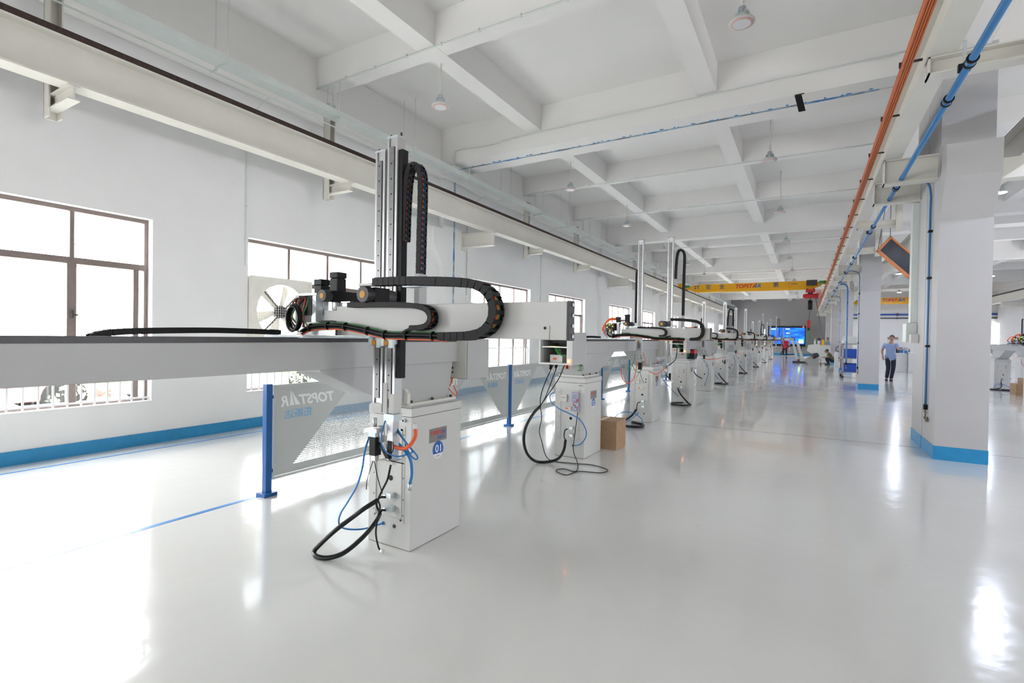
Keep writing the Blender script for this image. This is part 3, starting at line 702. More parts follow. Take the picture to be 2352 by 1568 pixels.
# ================================================================== LAMPS
def build_lamps():
    def lamp(label, lit, top):
        t = thing('high_bay_lamp', label, 'ceiling lamp', (0, 0, 4.86), 'high bay lamps under the ceiling' if not lit else 'lit high bay lamps in the right bay')
        mb = MB(); mb.cyl((0, 0, 5.06), (0, 0, top), 0.011, M_CREAM, 8); mb.cyl((0, 0, 5.10), (0, 0, 5.16), 0.02, M_CREAM, 8); part('rod', mb, t)
        mb = MB(); mb.lathe((0, 0, 0), [(0.025, 5.06), (0.04, 5.05), (0.04, 4.985), (0.058, 4.975), (0.06, 4.935), (0.04, 4.93)], M_ZINC, 16)
        for q in range(12): a = q*PI/6; mb.obox((0.058*math.cos(a), 0.058*math.sin(a), 4.96), (0.014*math.cos(a), 0.014*math.sin(a), 0), (-0.003*math.sin(a), 0.003*math.cos(a), 0), (0, 0, 0.035), M_ZINC)
        part('heat_sink', mb, t)
        mb = MB(); mb.lathe((0, 0, 0), [(0.05, 4.935), (0.11, 4.918), (0.130, 4.895), (0.127, 4.878), (0.115, 4.878)], M_WHITE, 28); part('shade', mb, t)
        mb = MB(); mb.lathe((0, 0, 0), [(0.111, 4.88), (0.111, 4.874), (0.092, 4.872)], M_RING if not lit else M_LIT, 28); mb.lathe((0, 0, 0), [(0.092, 4.872), (0.090, 4.868)], M_DIFF if not lit else M_LIT, 28); part('diffuser', mb, t)
        return t
    near = {(-0.66, 5.86): 'nearest white high bay lamp, at the top edge of the view', (-4.75, 5.86): 'white high bay lamp above the first gantry robot, nearest in its row',
            (-0.66, 10.6): 'high bay lamp hanging just beyond the jointed deep beam', (-4.75, 10.6): 'high bay lamp in the wall-side row, second from the camera',
            (-0.66, 15.05): 'high bay lamp third from the camera in the aisle-side row', (-4.75, 14.8): 'high bay lamp third from the camera in the wall-side row'}
    def rod_top(x, y):
        if any(abs(y-(YP+k*PER)) < (0.38 if k == 0 else 0.22) for k in range(-1, 5)): return ZBIG
        if any(abs(x-q) < 0.15 for q in (-4.69, -1.48, 4.9, 8.1)) or any(abs(y-(YP+k*PER+j*PER/3)) < 0.14 for k in range(-1, 5) for j in (1, 2)): return ZRIB-0.005
        return ZS
    proto = {}; lit = {}
    pos = [(x, y) for x in (-0.66, -4.75) for y in (5.86, 10.6, 15.05 if x > -2 else 14.8, 19.5, 23.8, 28.2, 32.7, 37.2, 42.0, 47.0)]
    for n, (x, y) in enumerate(pos):
        lab = near.get((x, y))
        if lab is None:
            row = 'aisle-side' if x > -2 else 'wall-side'
            w = {19.5: 'fourth', 23.8: 'fifth', 28.2: 'sixth', 32.7: 'seventh', 37.2: 'eighth', 42.0: 'ninth', 47.0: 'last'}[y]
            lab = 'small distant high bay lamp, %s from the camera in the %s row' % (w, row)
        o = copy_tree(proto[top]) if (top := rod_top(x, y)) in proto else proto.setdefault(top, lamp(lab, False, top))
        o.location = (x, y, 4.86); o['label'] = lab
    # the root stands at z 4.86; shift the geometry up there only once
    f2 = None
    for x, y, w in ((3.68, 15.2, 'bright lit lamp seen beside the near pillar, nearest in the right bay'), (3.9, 31.1, 'lit lamp of the right bay hidden behind pillars'), (7.96, 33.8, 'small lit lamp at the right edge of the near pillar'), (3.9, 23.2, 'lit lamp of the right bay behind the near pillar'), (7.96, 24, 'lit lamp deep in the right bay beyond the pillar'), (3.8, 7.2, 'lit lamp of the right bay beside the camera'), (7.96, 15.2, 'lit lamp of the right bay near the outer wall'), (5.4, 42.7, 'lit lamp before the end wall of the right bay')):
        o = copy_tree(lit[top]) if (top := rod_top(x, y)) in lit else lit.setdefault(top, lamp(w, True, top))
        o.location = (x, y, 4.86); o['label'] = w
        l = bpy.data.lights.new('lamp_light', 'AREA'); l.shape = 'DISK'; l.size = 0.18; l.energy = 26; l.color = (0.74, 0.80, 1.0)
        lo = bpy.data.objects.new('lamp_light', l); COL.objects.link(lo); lo.location = (x, y, 4.86)
build_lamps()

# ================================================================== GUARD FENCE
def build_fence():
    X = -4.23
    ys = [2.80+2.163*k for k in range(0, 14)]
    names = ['first blue square post, nearest the camera at the open end of the guard fence', 'blue fence post hidden behind the first robot column', 'blue fence post between the first and second robots', 'blue fence post behind the second robot column', 'blue fence post just right of the second robot column',
             'blue fence post left of the third robot column', 'blue fence post seen between the third and fourth columns']
    proto = None
    for n, y in enumerate(ys):
        lab = names[n] if n < len(names) else 'distant blue fence post, %s from the camera' % ('eighth ninth tenth eleventh twelfth thirteenth fourteenth'.split()[n-7])
        if proto is None:
            t = thing('fence_post', lab, 'fence post', (X, y, 0), 'blue posts of the guard fence')
            mb = MB(); mb.box(X-0.03, X+0.03, y-0.03, y+0.03, 0.012, 1.02, M_POST); part('tube', mb, t, 0.004)
            mb = MB(); mb.box(X-0.065, X+0.065, y-0.065, y+0.065, 0, 0.03, M_POST); part('base_plate', mb, t, 0.004)
            for z in (0.90, 0.22):
                mb = MB(); mb.box(X-0.012, X+0.012, y+0.031, y+0.052, z-0.015, z+0.015, M_POST); part('lug', mb, t)
            proto = t
        else: t = copy_tree(proto)
        t.location = (X, y, 0); t['label'] = lab
    proto = None
    lab1 = ['grey perforated guard panel with mirrored white lettering, nearest the camera', 'grey guard panel behind the first robot column', 'grey guard panel right of the blue post between the first robots', 'grey guard panel hidden behind the second robot column', 'grey guard panel with a pale triangle right of the second robot column', 'grey guard panel behind the third robot column']
    for n in range(13):
        y = ys[n]; yc = y+2.163/2
        lab = lab1[n] if n < 6 else 'small distant grey guard panel, %s from the camera' % ('seventh eighth ninth tenth eleventh twelfth thirteenth'.split()[n-6])
        if proto is None:
            t = thing('guard_panel', lab, 'fence panel', (X, yc, 0), 'grey perforated panels of the guard fence')
            a, b = yc-1.03, yc+1.03
            o = MB(); o.face([(X, a+0.012, 0.16), (X, b-0.012, 0.16), (X, b-0.012, 1.0), (X, a+0.012, 1.0)], M_PERF); sh = part('sheet', o, t)
            mb = MB(); MF = mat('panel_edge_grey', (0.58, 0.61, 0.60), 0.45, noise=0.02)
            for z in (0.145, 0.995): mb.box(X-0.013, X+0.013, a, b, z-0.0125, z+0.0125, MF)
            for q in (a, b-0.012): mb.box(X-0.013, X+0.013, q, q+0.012, 0.158, 0.982, MF)
            part('frame', mb, t)
            for s in (-1, 1):
                c = yc+s*0.66
                mb = MB(); logo(mb, (X+0.0025, c+0.31, 0.80), (0, -1, 0), (0, 0, 1), 0.60, M_WHITET, M_WHITET)
                part('lettering', mb, t, label='mirrored white lettering')
                mb = MB(); text(mb, '拓斯达', (X+0.0025, c+0.06, 0.685), (0, -1, 0), (0, 0, 1), M_SKYT, 0.068, bold=0.012, sx=1.1)
                part('lettering', mb, t, label='mirrored light blue characters')
            proto = t
        else: t = copy_tree(proto)
        t.location = (X, yc, 0); t['label'] = lab
build_fence()

# ================================================================== GANTRY ROBOTS
def chain(mb, pts, w_dir, w, h, m, pitch=None, ends=None):
    """energy chain: links along a path; w_dir = direction of the chain's width"""
    P = smooth_path(pts, 8); wd = Vector(w_dir)
    # resample
    L = [0]
    for a, b in zip(P, P[1:]): L.append(L[-1]+(b-a).length)
    pitch = pitch or h*0.9; n = max(2, int(L[-1]/pitch)); i = 0
    def at(s):
        for k in range(len(L)-1):
            if L[k+1] >= s: 
                t = (s-L[k])/max(1e-9, L[k+1]-L[k]); return P[k].lerp(P[k+1], t)
        return P[-1]
    for q in range(n):
        a, b = at(q*pitch), at(min((q+1)*pitch, L[-1]))
        d = (b-a).normalized(); c = (a+b)/2; nn = d.cross(wd).normalized()
        # two side plates and cross bars top and bottom
        for s in (-1, 1):
            mb.obox(c+wd*(w/2-w*0.06)*s, d*pitch*0.54, wd*w*0.06, nn*h/2*(0.97 if q % 2 else 0.86), m)
        mb.obox(c+nn*h*0.44, d*pitch*0.27, wd*w*0.48, nn*h*0.05, m); mb.obox(c-nn*h*0.44, d*pitch*0.27, wd*w*0.48, nn*h*0.05, m)
def chain_fill(mb, pts, w_dir, w, cols, r):
    wd = Vector(w_dir)
    for k, m in enumerate(cols):
        o = wd*(w*0.36*(-1+2*k/max(1, len(cols)-1)))
        mb.tube([Vector(p)+o for p in pts], r, m, 6, 6)

XC = -2.52
def build_column(t, y, number=None, detail=2):
    """white steel pedestal: front face towards -y at y, 0.57 deep"""
    x0, x1 = XC-0.2, XC+0.2; y1 = y+0.57
    mb = MB(); mb.box(x0, x1, y, y1, 0.004, 0.925, M_WHITE); mb.box(x0-0.004, x1+0.004, y-0.004, y1+0.004, 0.929, 0.985, M_WHITE); mb.box(x0+0.03, x1-0.03, y+0.03, y1-0.03, 0.985, 1.0, M_LGREY)
    mb.box(x0+0.002, x1-0.002, y+0.002, y1-0.002, 0, 0.004, M_BARK)
    c = part('column', mb, t, 0.004)
    mb = MB(); px0, px1, pz0, pz1 = XC-0.13, XC+0.125, 0.20, 0.84
    mb.box(px0-0.02, px1+0.02, y-0.004, y-0.0005, pz0-0.02, pz1+0.02, M_WHITE)
    # raised rim leaves the plate looking recessed
    for a, b, z0, z1 in ((px0, px1, pz0, pz0+0.012), (px0, px1, pz1-0.012, pz1), (px0, px0+0.012, pz0, pz1), (px1-0.012, px1, pz0, pz1)): mb.box(a, b, y-0.012, y-0.004, z0, z1, M_WHITE)
    for zz in (0.24, 0.35, 0.5, 0.65, 0.80):
        for xx in (px0-0.012, px1+0.012): mb.cyl((xx, y-0.008, zz), (xx, y-0.004, zz), 0.004, M_DARK, 8)
    p = part('service_plate', mb, c)
    mb = MB(); mb.cyl((XC+0.02, y-0.0065, 0.485), (XC+0.02, y-0.0045, 0.485), 0.019, M_BLACK, 18); part('cable_hole', mb, p)
    for z in (0.765, 0.715): 
        mb = MB(); mb.box(XC+0.07, XC+0.09, y-0.012, y-0.0045, z-0.009, z+0.009, M_BLACK); part('button', mb, p)
    mb = MB(); mb.box(XC-0.11, XC-0.03, y-0.03, y-0.0045, 0.69, 0.775, M_SOCK)
    for xx in (-0.09, -0.07, -0.05): mb.box(XC+xx-0.003, XC+xx+0.003, y-0.032, y-0.0295, 0.735, 0.748, M_DARK)
    part('socket', mb, p, 0.003)
    mb = MB(); mb.box(XC-0.06, XC+0.03, y-0.02, y-0.0045, 0.59, 0.63, M_SOCK); mb.box(XC-0.05, XC-0.01, y-0.021, y-0.0195, 0.60, 0.615, M_ORANGE); part('breaker', mb, p, 0.003)
    for z in (0.372, 0.28):
        mb = MB(); mb.box(XC+0.02, XC+0.065, y-0.05, y-0.0045, z-0.018, z+0.018, M_ZINC); mb.cyl((XC+0.02, y-0.035, z), (XC-0.005, y-0.045, z-0.012), 0.012, M_ZINC, 10); part('plug', mb, p)
    for xx, m in ((0.056, M_DARK), (-0.049, M_BLUEH)):
        mb = MB(); mb.cyl((XC+xx, y-0.006, 0.150), (XC+xx, y-0.0005, 0.150), 0.013, m, 14); part('port', mb, c)
    mb = MB(); mb.cyl((XC+0.14, y-0.02, 0.902), (XC+0.14, y-0.0005, 0.902), 0.012, M_ZINC, 14); mb.cyl((XC+0.14, y-0.021, 0.902), (XC+0.14, y-0.0195, 0.902), 0.008, M_BLACK, 14); part('port', mb, c)
    # name plate and number disc on the aisle face
    X = x1+0.0006
    mb = MB(); mb.box(X, X+0.0015, y+0.19, y+0.39, 0.715, 0.815, M_STEELP); pl = part('nameplate', mb, c)
    mb = MB(); logo(mb, (X+0.0022, y+0.20, 0.768), (0, 1, 0), (0, 0, 1), 0.175, M_REDT, M_BLUET)
    text(mb, '拓斯达', (X+0.0022, y+0.28, 0.732), (0, 1, 0), (0, 0, 1), M_BLUET, 0.022, bold=0.01); part('lettering', mb, pl, label='red and blue lettering')
    if number:
        mb = MB(); cy, cz, R = y+0.29, 0.655, 0.062
        pts = []
        for q in range(-5, 19): a = math.radians(-28+(236)*(q+5)/23); pts.append((cy+R*math.cos(a)*0.98, cz+R*math.sin(a)))
        mb.prism([(cy+R*math.cos(2*PI*q/28), cz-0.004+R*1.05*math.sin(2*PI*q/28)) for q in range(28)], 'x', X, X+0.0008, M_STICKW)
        mb.prism(pts, 'x', X+0.0009, X+0.0016, M_DISC); d = part('number_disc', mb, c)
        mb = MB(); text(mb, number, (X+0.0022, cy, cz-0.018), (0, 1, 0), (0, 0, 1), M_WHITET, 0.055, bold=0.012, center=True, sx=1.1)
        logo(mb, (X+0.0022, cy-0.022, cz-0.051), (0, 1, 0), (0, 0, 1), 0.04, M_REDT, M_BLUET); part('lettering', mb, d, label='white digits')
    return c

def build_neck(t, y, s):
    """gusset between pedestal and beam; s=-1 flares towards -y, s=+1 towards +y"""
    mb = MB(); a = y if s < 0 else y+0.57
    e = a+s*0.70
    # side profile in the y-z plane
    top = 1.288
    back = y+0.50 if s < 0 else y+0.07
    prof = [(a-s*0.02, 1.0), (back, 1.0), (back+(0.05 if s < 0 else -0.05), top), (e, top), (e+(-s)*0.02, top-0.02), (a+s*0.34, 1.12)]
    mb.prism(prof, 'x', XC-0.125, XC+0.125, M_LGREY)
    ob = part('neck', mb, t, 0.004)
    mb = MB(); mb.box(XC-0.17, XC+0.17, y+0.03, y+0.54, 1.0, 1.018, M_CREAMW)
    for q in (0.05, 0.28, 0.50):
        for xx in (-0.15, 0.15): mb.cyl((XC+xx, y+q, 1.018), (XC+xx, y+q, 1.035), 0.011, M_DARK, 8)
    part('foot_flange', mb, t)
    if s < 0:
        mb = MB(); mb.prism([(XC+0.04, 1.02), (XC+0.16, 1.02), (XC+0.16, 1.085), (XC+0.13, 1.115), (XC+0.04, 1.115)], 'y', y-0.0, y+0.03, M_CREAMW); part('cover', mb, t)

def vertical(t, x, y, z0, z1, chain_side, big=True):
    """telescopic vertical axis: two aluminium extrusions with rails"""
    w = 0.038
    mb = MB()
    mb.box(x-w, x+w, y, y+0.05, z0+0.05, z1, M_ALU); mb.box(x-w-0.001, x-w+0.012, y-0.008, y, z0+0.05, z1, M_ALU); mb.box(x+w-0.016, x+w, y-0.01, y, z0+0.05, z1, M_ALU)
    mb.box(x-w-0.004, x+w+0.004, y-0.012, y+0.055, z1, z1+0.012, M_ZINC)
    for q in (-w, w):
        mb.cyl((x+q, y+0.02, z1+0.012), (x+q, y+0.02, z1+0.032), 0.006, M_DARK, 6)
    v = part('vertical_axis', mb, t)
    mb = MB(); mb.box(x-0.020, x+0.016, y-0.014, y-0.0005, z0+0.10, z1-0.05, M_ALUD)
    z = z0+0.15
    while z < z1-0.08: mb.cyl((x-0.002, y-0.0155, z), (x-0.002, y-0.0135, z), 0.0045, M_BLACK, 8); z += 0.085
    part('linear_rail', mb, v)
    if big:
        mb = MB(); mb.box(x+w+0.0005, x+w+0.030, y+0.0, y+0.045, z0+0.22, z1-0.07, M_BLACK); part('belt_cover', mb, v)
    return v

def build_gantry(label, root_y, cd, arm_r, verts, number, n_near=True, variant=0, nums=None, detail=True):
    """cd: carriage shift along the beam; arm_r: x of the arm's aisle end; verts: [(x, ztop, zbot, loop)]"""
    YFar = root_y; YNear = root_y-(3.14 if variant else 3.95); D = root_y-2.6
    t = thing('gantry_robot', label, 'robot', (XC, root_y, 0), 'white gantry robots in a row')
    if n_near: build_column(t, YNear, nums[0] if nums else None)
    build_column(t, YFar, nums[1] if nums else None)
    if n_near: build_neck(t, YNear, 1)
    build_neck(t, YFar, -1)
    mb = MB(); mb.box(-2.66, -2.38, YNear-0.03, YFar+0.60, 1.288, 1.445, M_LGREY)
    mb.box(-2.664, -2.376, YNear-0.034, YNear-0.028, 1.286, 1.45, M_WHITE); mb.box(-2.664, -2.376, YFar+0.598, YFar+0.604, 1.286, 1.45, M_WHITE)
    bm_ = part('beam', mb, t, 0.006)
    mb = MB(); 
    for x in (-2.63, -2.415): mb.box(x-0.018, x+0.018, YNear, YFar+0.58, 1.445, 1.468, M_ALUD)
    mb.box(-2.60, -2.44, YNear, YFar+0.58, 1.445, 1.455, M_DARK); mb.box(-2.396, -2.379, YNear, YFar+0.58, 1.4455, 1.472, M_DARK); part('rail', mb, bm_)
    # far control cabinet at the beam's end
    mb = MB(); mb.box(-2.70, -2.29, YFar+0.605, YFar+0.91, 1.15, 1.47, M_LGREY); mb.box(-2.702, -2.30, YFar+0.6, YFar+0.6055, 1.155, 1.465, M_CREAMW)
    for xx in (-2.47, -2.43):
        for zz in (1.20, 1.235): mb.cyl((xx, YFar+0.594, zz), (xx, YFar+0.6, zz), 0.008, M_BLACK, 8)
    part('control_cabinet', mb, t, 0.004)
    mb = MB()
    for q in range(5):
        x = -2.46+0.012*q; mb.tube([(x, YFar+0.58, 1.16), (x+0.01*random.uniform(-2, 2), YFar+0.55, 1.10), (x-0.02, YFar+0.5, 1.06), (x+0.01, YFar+0.46, 1.02)], 0.004, M_GREEN if q < 3 else M_ORANGE, 6, 5)
    mb.tube([(-2.39, YFar+0.56, 1.10), (-2.35, YFar+0.56, 1.03), (-2.36, YFar+0.52, 1.04), (-2.41, YFar+0.5, 1.1)], 0.004, M_ORANGE, 6, 5)
    part('wiring', mb, t, label='green and orange wires')
    if n_near:
        # open cabinet at the near end of the beam
        y0, y1 = YNear-0.45, YNear-0.035; x0, x1, z0, z1 = -2.73, -2.30, 1.17, 1.55
        mb = MB()
        mb.box(x0, x1, y1-0.01, y1, z0, z1, M_WHITE); mb.box(x0, x0+0.02, y0, y1-0.01, z0, z1-0.05, M_WHITE); mb.box(x1-0.07, x1, y0, y1-0.01, z0, z1, M_LGREY); mb.box(x0+0.02, x1-0.07, y0, y1-0.01, z0, z0+0.02, M_WHITE)
        mb.box(x0, x1-0.07, y0, y1-0.01, z1-0.05, z1-0.035, M_WHITE); mb.box(x1-0.07, x1, y0-0.002, y0, z0, z1, M_WHITE)
        cb = part('control_cabinet', mb, t)
        mb = MB(); mb.box(x0+0.02, x1-0.07, y1-0.02, y1-0.011, z0+0.02, z1-0.05, M_DARK); mb.box(x0+0.021, x0+0.03, y0+0.05, y1-0.02, z0+0.02, z1-0.05, M_LGREY); mb.box(x0+0.1, x1-0.09, y0+0.15, y0+0.24, z1-0.13, z1-0.06, M_BLACK); mb.box(x0+0.03, x1-0.08, y0+0.02, y0+0.03, z1-0.18, z1-0.17, M_ZINC)
        mb.box(x0+0.09, x0+0.25, y0+0.12, y0+0.25, z0+0.02, z0+0.11, M_SOCK); mb.box(x0+0.13, x0+0.18, y0+0.118, y0+0.12, z0+0.05, z0+0.075, M_ORANGE)
        mb.box(x0+0.20, x0+0.30, y0+0.2, y0+0.3, z0+0.12, z1-0.20, M_BLACK); part('drive_unit', mb, cb)
        mb = MB()
        for q in range(4): mb.tube([(x0+0.16+q*0.02, y0+0.1, z0+0.20), (x0+0.21+q*0.02, y0+0.06, z0+0.14-q*0.01), (x0+0.28+q*0.015, y0+0.05, z0+0.11), (x1-0.075, y0+0.08, z0+0.09+q*0.01)], 0.006, M_GREEN, 6, 5)
        mb.tube([(x0+0.05, y0+0.06, z1-0.175), (x0+0.2, y0+0.05, z1-0.17), (x1-0.08, y0+0.06, z1-0.185)], 0.006, M_YELLOWC, 6, 4); part('wiring', mb, cb, label='green and yellow wires')
        mb = MB(); mb.cyl((x1-0.04, y0-0.012, z0+0.045), (x1-0.04, y0-0.002, z0+0.045), 0.013, M_OLED, 14); part('indicator_lamp', mb, cb, label='glowing orange indicator')
        mb = MB(); mb.cyl((x1+0.0, y1-0.1, z0-0.02), (x1-0.05, y1-0.1, z0+0.001), 0.01, M_GREEN, 8)
        for q in range(3): mb.tube([(x1-0.03-q*0.02, y1-0.05, z0), (x1-0.02-q*0.02, y1-0.04, z0-0.06), (x1-0.06-q*0.02, y1-0.02, z0-0.09)], 0.004, M_GREEN, 6, 5)
        for q in range(2): mb.tube([(x1-0.09-q*0.03, y0+0.1, z0), (x1-0.09-q*0.03, y0+0.1, z0-0.05)], 0.008, M_ORANGE, 6, 1)
        part('wiring', mb, cb, label='green and orange wires below the cabinet')
    # ---- carriage
    o = cd + D
    Y = 1.93+o
    mb = MB(); mb.box(-2.68, -2.34, Y-0.18, Y+0.30, 1.4685, 1.482, M_ZINC)
    for x in (-2.63, -2.415):
        for yy in (Y-0.14, Y+0.20): mb.box(x-0.03, x+0.03, yy-0.045, yy+0.045, 1.4475, 1.4684, M_DARK)
    cg = part('carriage_plate', mb, t)
    # cross arm
    mb = MB(); mb.box(-2.29, arm_r, Y, Y+0.055, 1.484, 1.650, M_WHITE); mb.box(-2.40, -2.29, Y+0.003, Y+0.052, 1.484, 1.628, M_WHITE)
    mb.box(arm_r+0.001, arm_r+0.012, Y-0.002, Y+0.057, 1.482, 1.652, M_DARK)
    for z in (1.50, 1.545, 1.59, 1.635): mb.cyl((arm_r+0.012, Y+0.03, z), (arm_r+0.018, Y+0.03, z), 0.009, M_ZINC, 10)
    arm = part('cross_arm', mb, t, 0.003)
    mb = MB(); mb.box(-2.29+0.15, arm_r-0.08, Y-0.004, Y-0.0005, 1.486, 1.545, M_WHITE); mb.cyl((arm_r-0.10, Y-0.007, 1.535), (arm_r-0.10, Y-0.004, 1.535), 0.006, M_BLACK, 10); part('cover', mb, arm)
    mb = MB(); mb.box(-2.40, -2.25, Y-0.035, Y-0.0006, 1.484, 1.555, M_ALU); mb.tube([(-2.39, Y-0.04, 1.562), (-2.27, Y-0.04, 1.562), (-2.245, Y-0.04, 1.548), (-2.243, Y-0.04, 1.485)], 0.006, M_DARK, 8, 4); part('gearbox_mount', mb, arm)
    # motors lying along y and standing ones
    def lay_motor(x, y, z, r, ln, nm):
        mb = MB(); mb.box(x-r*0.92, x+r*0.92, y+0.05, y+ln*0.72, z-r*0.92, z+r*0.92, M_BLACK); mb.cyl((x, y, z), (x, y+0.05, z), r, M_DARK, 20); mb.cyl((x, y+ln*0.72, z), (x, y+ln, z), r*0.85, M_DARK, 18)
        mo = part('motor', mb, t, 0.003)
        mb = MB(); mb.cyl((x, y-0.002, z), (x, y-0.0004, z), r*0.45, M_AMBER, 16); part('motor_label', mb, mo, label='round amber label')
    lay_motor(-2.305, Y-0.09, 1.704, 0.034, 0.36, 'm')
    for x, z0, z1 in ((-2.455, 1.73, 1.81), (-2.32, 1.74, 1.845)):
        mb = MB(); mb.box(x-0.032, x+0.032, Y+0.0, Y+0.065, z0-0.03, z1-0.035, M_BLACK); mb.box(x-0.034, x+0.034, Y-0.002, Y+0.067, z1-0.034, z1, M_BLACK); mb.cyl((x, Y+0.03, 1.628 if x > -2.4 else 1.60), (x, Y+0.03, z0-0.02), 0.03, M_ALU, 12); part('motor', mb, t, 0.004)
    # valve and cable unit at the wall end of the arm
    mb = MB(); mb.box(-2.605, -2.40, Y-0.05, Y+0.10, 1.712, 1.724, M_ZINC); mb.box(-2.60, -2.57, Y-0.04, Y+0.05, 1.56, 1.712, M_SOCK); mb.box(-2.46, -2.43, Y-0.03, Y+0.06, 1.56, 1.712, M_ZINC); mb.box(-2.57, -2.46, Y+0.0, Y+0.05, 1.60, 1.712, M_DARK)
    mb.box(-2.61, -2.42, Y+0.0, Y+0.08, 1.483, 1.56, M_ALU)
    vu = part('valve_block', mb, t)
    mb = MB()
    for q in range(10):
        x = -2.60+random.uniform(0, 0.13); mb.tube([(x, Y-0.04, 1.70), (x+random.uniform(-0.05, 0.03), Y-0.07, 1.65), (x+random.uniform(-0.04, 0.04), Y-0.06, 1.59), (x+random.uniform(-0.03, 0.03), Y-0.04, 1.53)], 0.004, random.choice((M_BLACK, M_DARK, M_RED, M_GREEN, M_BLACK)), 6, 5)
    part('wiring', mb, vu, label='tangled thin wires')
    mb = MB()
    for dz, dy in ((0, 0), (0.008, -0.012), (-0.006, -0.02)):
        pts = [(-2.528+0.052*math.sin(a)*1.0, Y-0.09+dy, 1.582+dz+0.07*math.cos(a)) for a in [2*PI*q/14 for q in range(15)]]
        mb.tube(pts, 0.007, M_BLACK, 6, 4)
    part('cable_ring', mb, vu)
    if variant >= 1:
        mb = MB(); mb.box(-2.615, -2.485, Y-0.105, Y-0.052, 1.585, 1.71, M_DARK); part('circuit_box', mb, vu)
        mb = MB()
        for x, z, m in ((-2.59, 1.70, M_RLED), (-2.55, 1.69, M_GLED), (-2.52, 1.70, M_GLED), (-2.585, 1.65, M_GLED), (-2.56, 1.63, M_RLED), (-2.50, 1.66, M_GLED), (-2.54, 1.60, M_GLED)): mb.sphere((x, Y-0.107, z), 0.008, m, n=8)
        part('status_light', mb, vu, label='red and green status lights')
        mb = MB()
        for q in range(4): mb.tube([(-2.62, Y+0.03, 1.52), (-2.68-q*0.01, Y+0.03, 1.62), (-2.62, Y+0.03, 1.74+q*0.01), (-2.5, Y+0.04, 1.77+q*0.008), (-2.40, Y+0.04, 1.74)], 0.006, M_ORANGE, 6, 5)
        mb.tube([(-2.62, Y+0.03, 1.50), (-2.67, Y, 1.55), (-2.65, Y-0.02, 1.60), (-2.60, Y-0.03, 1.56)], 0.006, M_BLUEH, 6, 5); part('air_tubes', mb, vu, label='looped orange and blue air tubes')
    # cable bundle along the foot of the arm
    base = [(-2.525, 1.502), (-2.449, 1.528), (-2.301, 1.538), (-2.16, 1.534), (-1.993, 1.512), (-1.867, 1.493), (-1.719, 1.492), (-1.551, 1.491), (-1.47, 1.486)]
    mb = MB()
    for dz, dy, m in ((0, 0, M_BLACK), (0.011, 0.005, M_BLACK), (-0.010, -0.004, M_BLACK), (0.004, -0.013, M_BLACK), (0.016, 0.006, M_GREEN), (-0.017, -0.002, M_ORANGE), (-0.004, 0.012, M_BLACK)):
        mb.tube([(x, Y-0.045+dy, z+dz) for x, z in base], 0.0072 if m is M_BLACK else 0.0055, m, 6, 5)
    for x, z in base[1:-1]: mb.cyl((x-0.004, Y-0.045, z), (x+0.004, Y-0.045, z), 0.024, M_BLACK, 10)
    mb.tube([(-1.76, Y-0.05, 1.492), (-1.72, Y-0.05, 1.515), (-1.66, Y-0.04, 1.531)], 0.009, M_BLACK, 6, 5)
    part('cable_bundle', mb, t, label='black, green and orange cables tied together')
    # vertical axes, their upper motors and chains
    for n, (x, zt, zb, loop) in enumerate(verts):
        vertical(t, x, Y+0.16, zb, zt, 0, big=(n == len(verts)-1 and not variant))
        mb = MB(); mb.box(x-0.05, x+0.05, Y-0.01, Y+0.158, 1.652, 1.664, M_ZINC); mb.box(x-0.05, x+0.05, Y+0.135, Y+0.158, 1.44, 1.651, M_ZINC); mb.box(x-0.045, x-0.015, Y+0.12, Y+0.1345, 1.43, 1.475, M_ZINC); mb.box(x+0.015, x+0.05, Y+0.12, Y+0.1345, 1.42, 1.475, M_ZINC); mb.box(x-0.015, x+0.015, Y+0.115, Y+0.1345, 1.435, 1.462, M_AMBER); part('saddle', mb, t)
        if variant and n == 0:
            xl = x-0.065; zc = zt-0.45
            mb = MB(); chain(mb, [(xl+0.02, Y+0.19, zc+0.03), (xl+0.003, Y+0.19, zc), (xl, Y+0.19, zc-0.08), (xl, Y+0.19, 2.0), (xl, Y+0.19, 1.70)], (0, 1, 0), 0.05, 0.03, M_CHAIN); part('cable_chain', mb, t)
        if loop:
            xx = x+0.07
            pts = [(xx, 2.02), (xx+0.004, 2.19), (xx+0.015, 2.34), (xx+0.035, 2.42), (xx+0.075, 2.435), (xx+0.115, 2.38), (xx+0.122, 2.25), (xx+0.118, 2.06), (xx+0.115, 1.80)]
            dz = zt-2.60
            pts = [(a, Y+0.19, b+dz if b > 1.9 else b) for a, b in pts]
            mb = MB(); chain(mb, pts, (0, 1, 0), 0.05, 0.034, M_CHAIN); ch = part('cable_chain', mb, t)
            mb = MB(); chain_fill(mb, pts, (0, 1, 0), 0.05, (M_BLACK, M_ORANGE, M_BLUEH), 0.006); part('chain_cables', mb, ch, label='orange and blue cables in the chain')
            mb = MB(); mb.box(xx+0.098, xx+0.132, Y+0.158, Y+0.222, 1.66, 1.83, M_LGREY); part('chain_bracket', mb, t)
    # the drive motor of the aisle-side vertical axis
    xm = verts[-1][0]+0.045
    lay_motor(xm-0.02 if variant == 0 else xm-0.1, Y-0.08, 1.703, 0.044, 0.22, 'm')
    # inner and outer drag chains in front of the arm
    xi = verts[0][0]+0.02; dx = (arm_r+0.87)
    inner = [(-2.135, 1.650), (-2.0, 1.651), (-1.78, 1.646), (-1.66, 1.638), (-1.59, 1.620), (-1.562, 1.584), (-1.58, 1.546), (-1.63, 1.532), (-1.70, 1.530)]
    k = (-1.2+dx+2.135)/(-1.2+2.135) if dx else 1.0
    inner = [(-2.135+(a+2.135)*k, b) for a, b in inner]
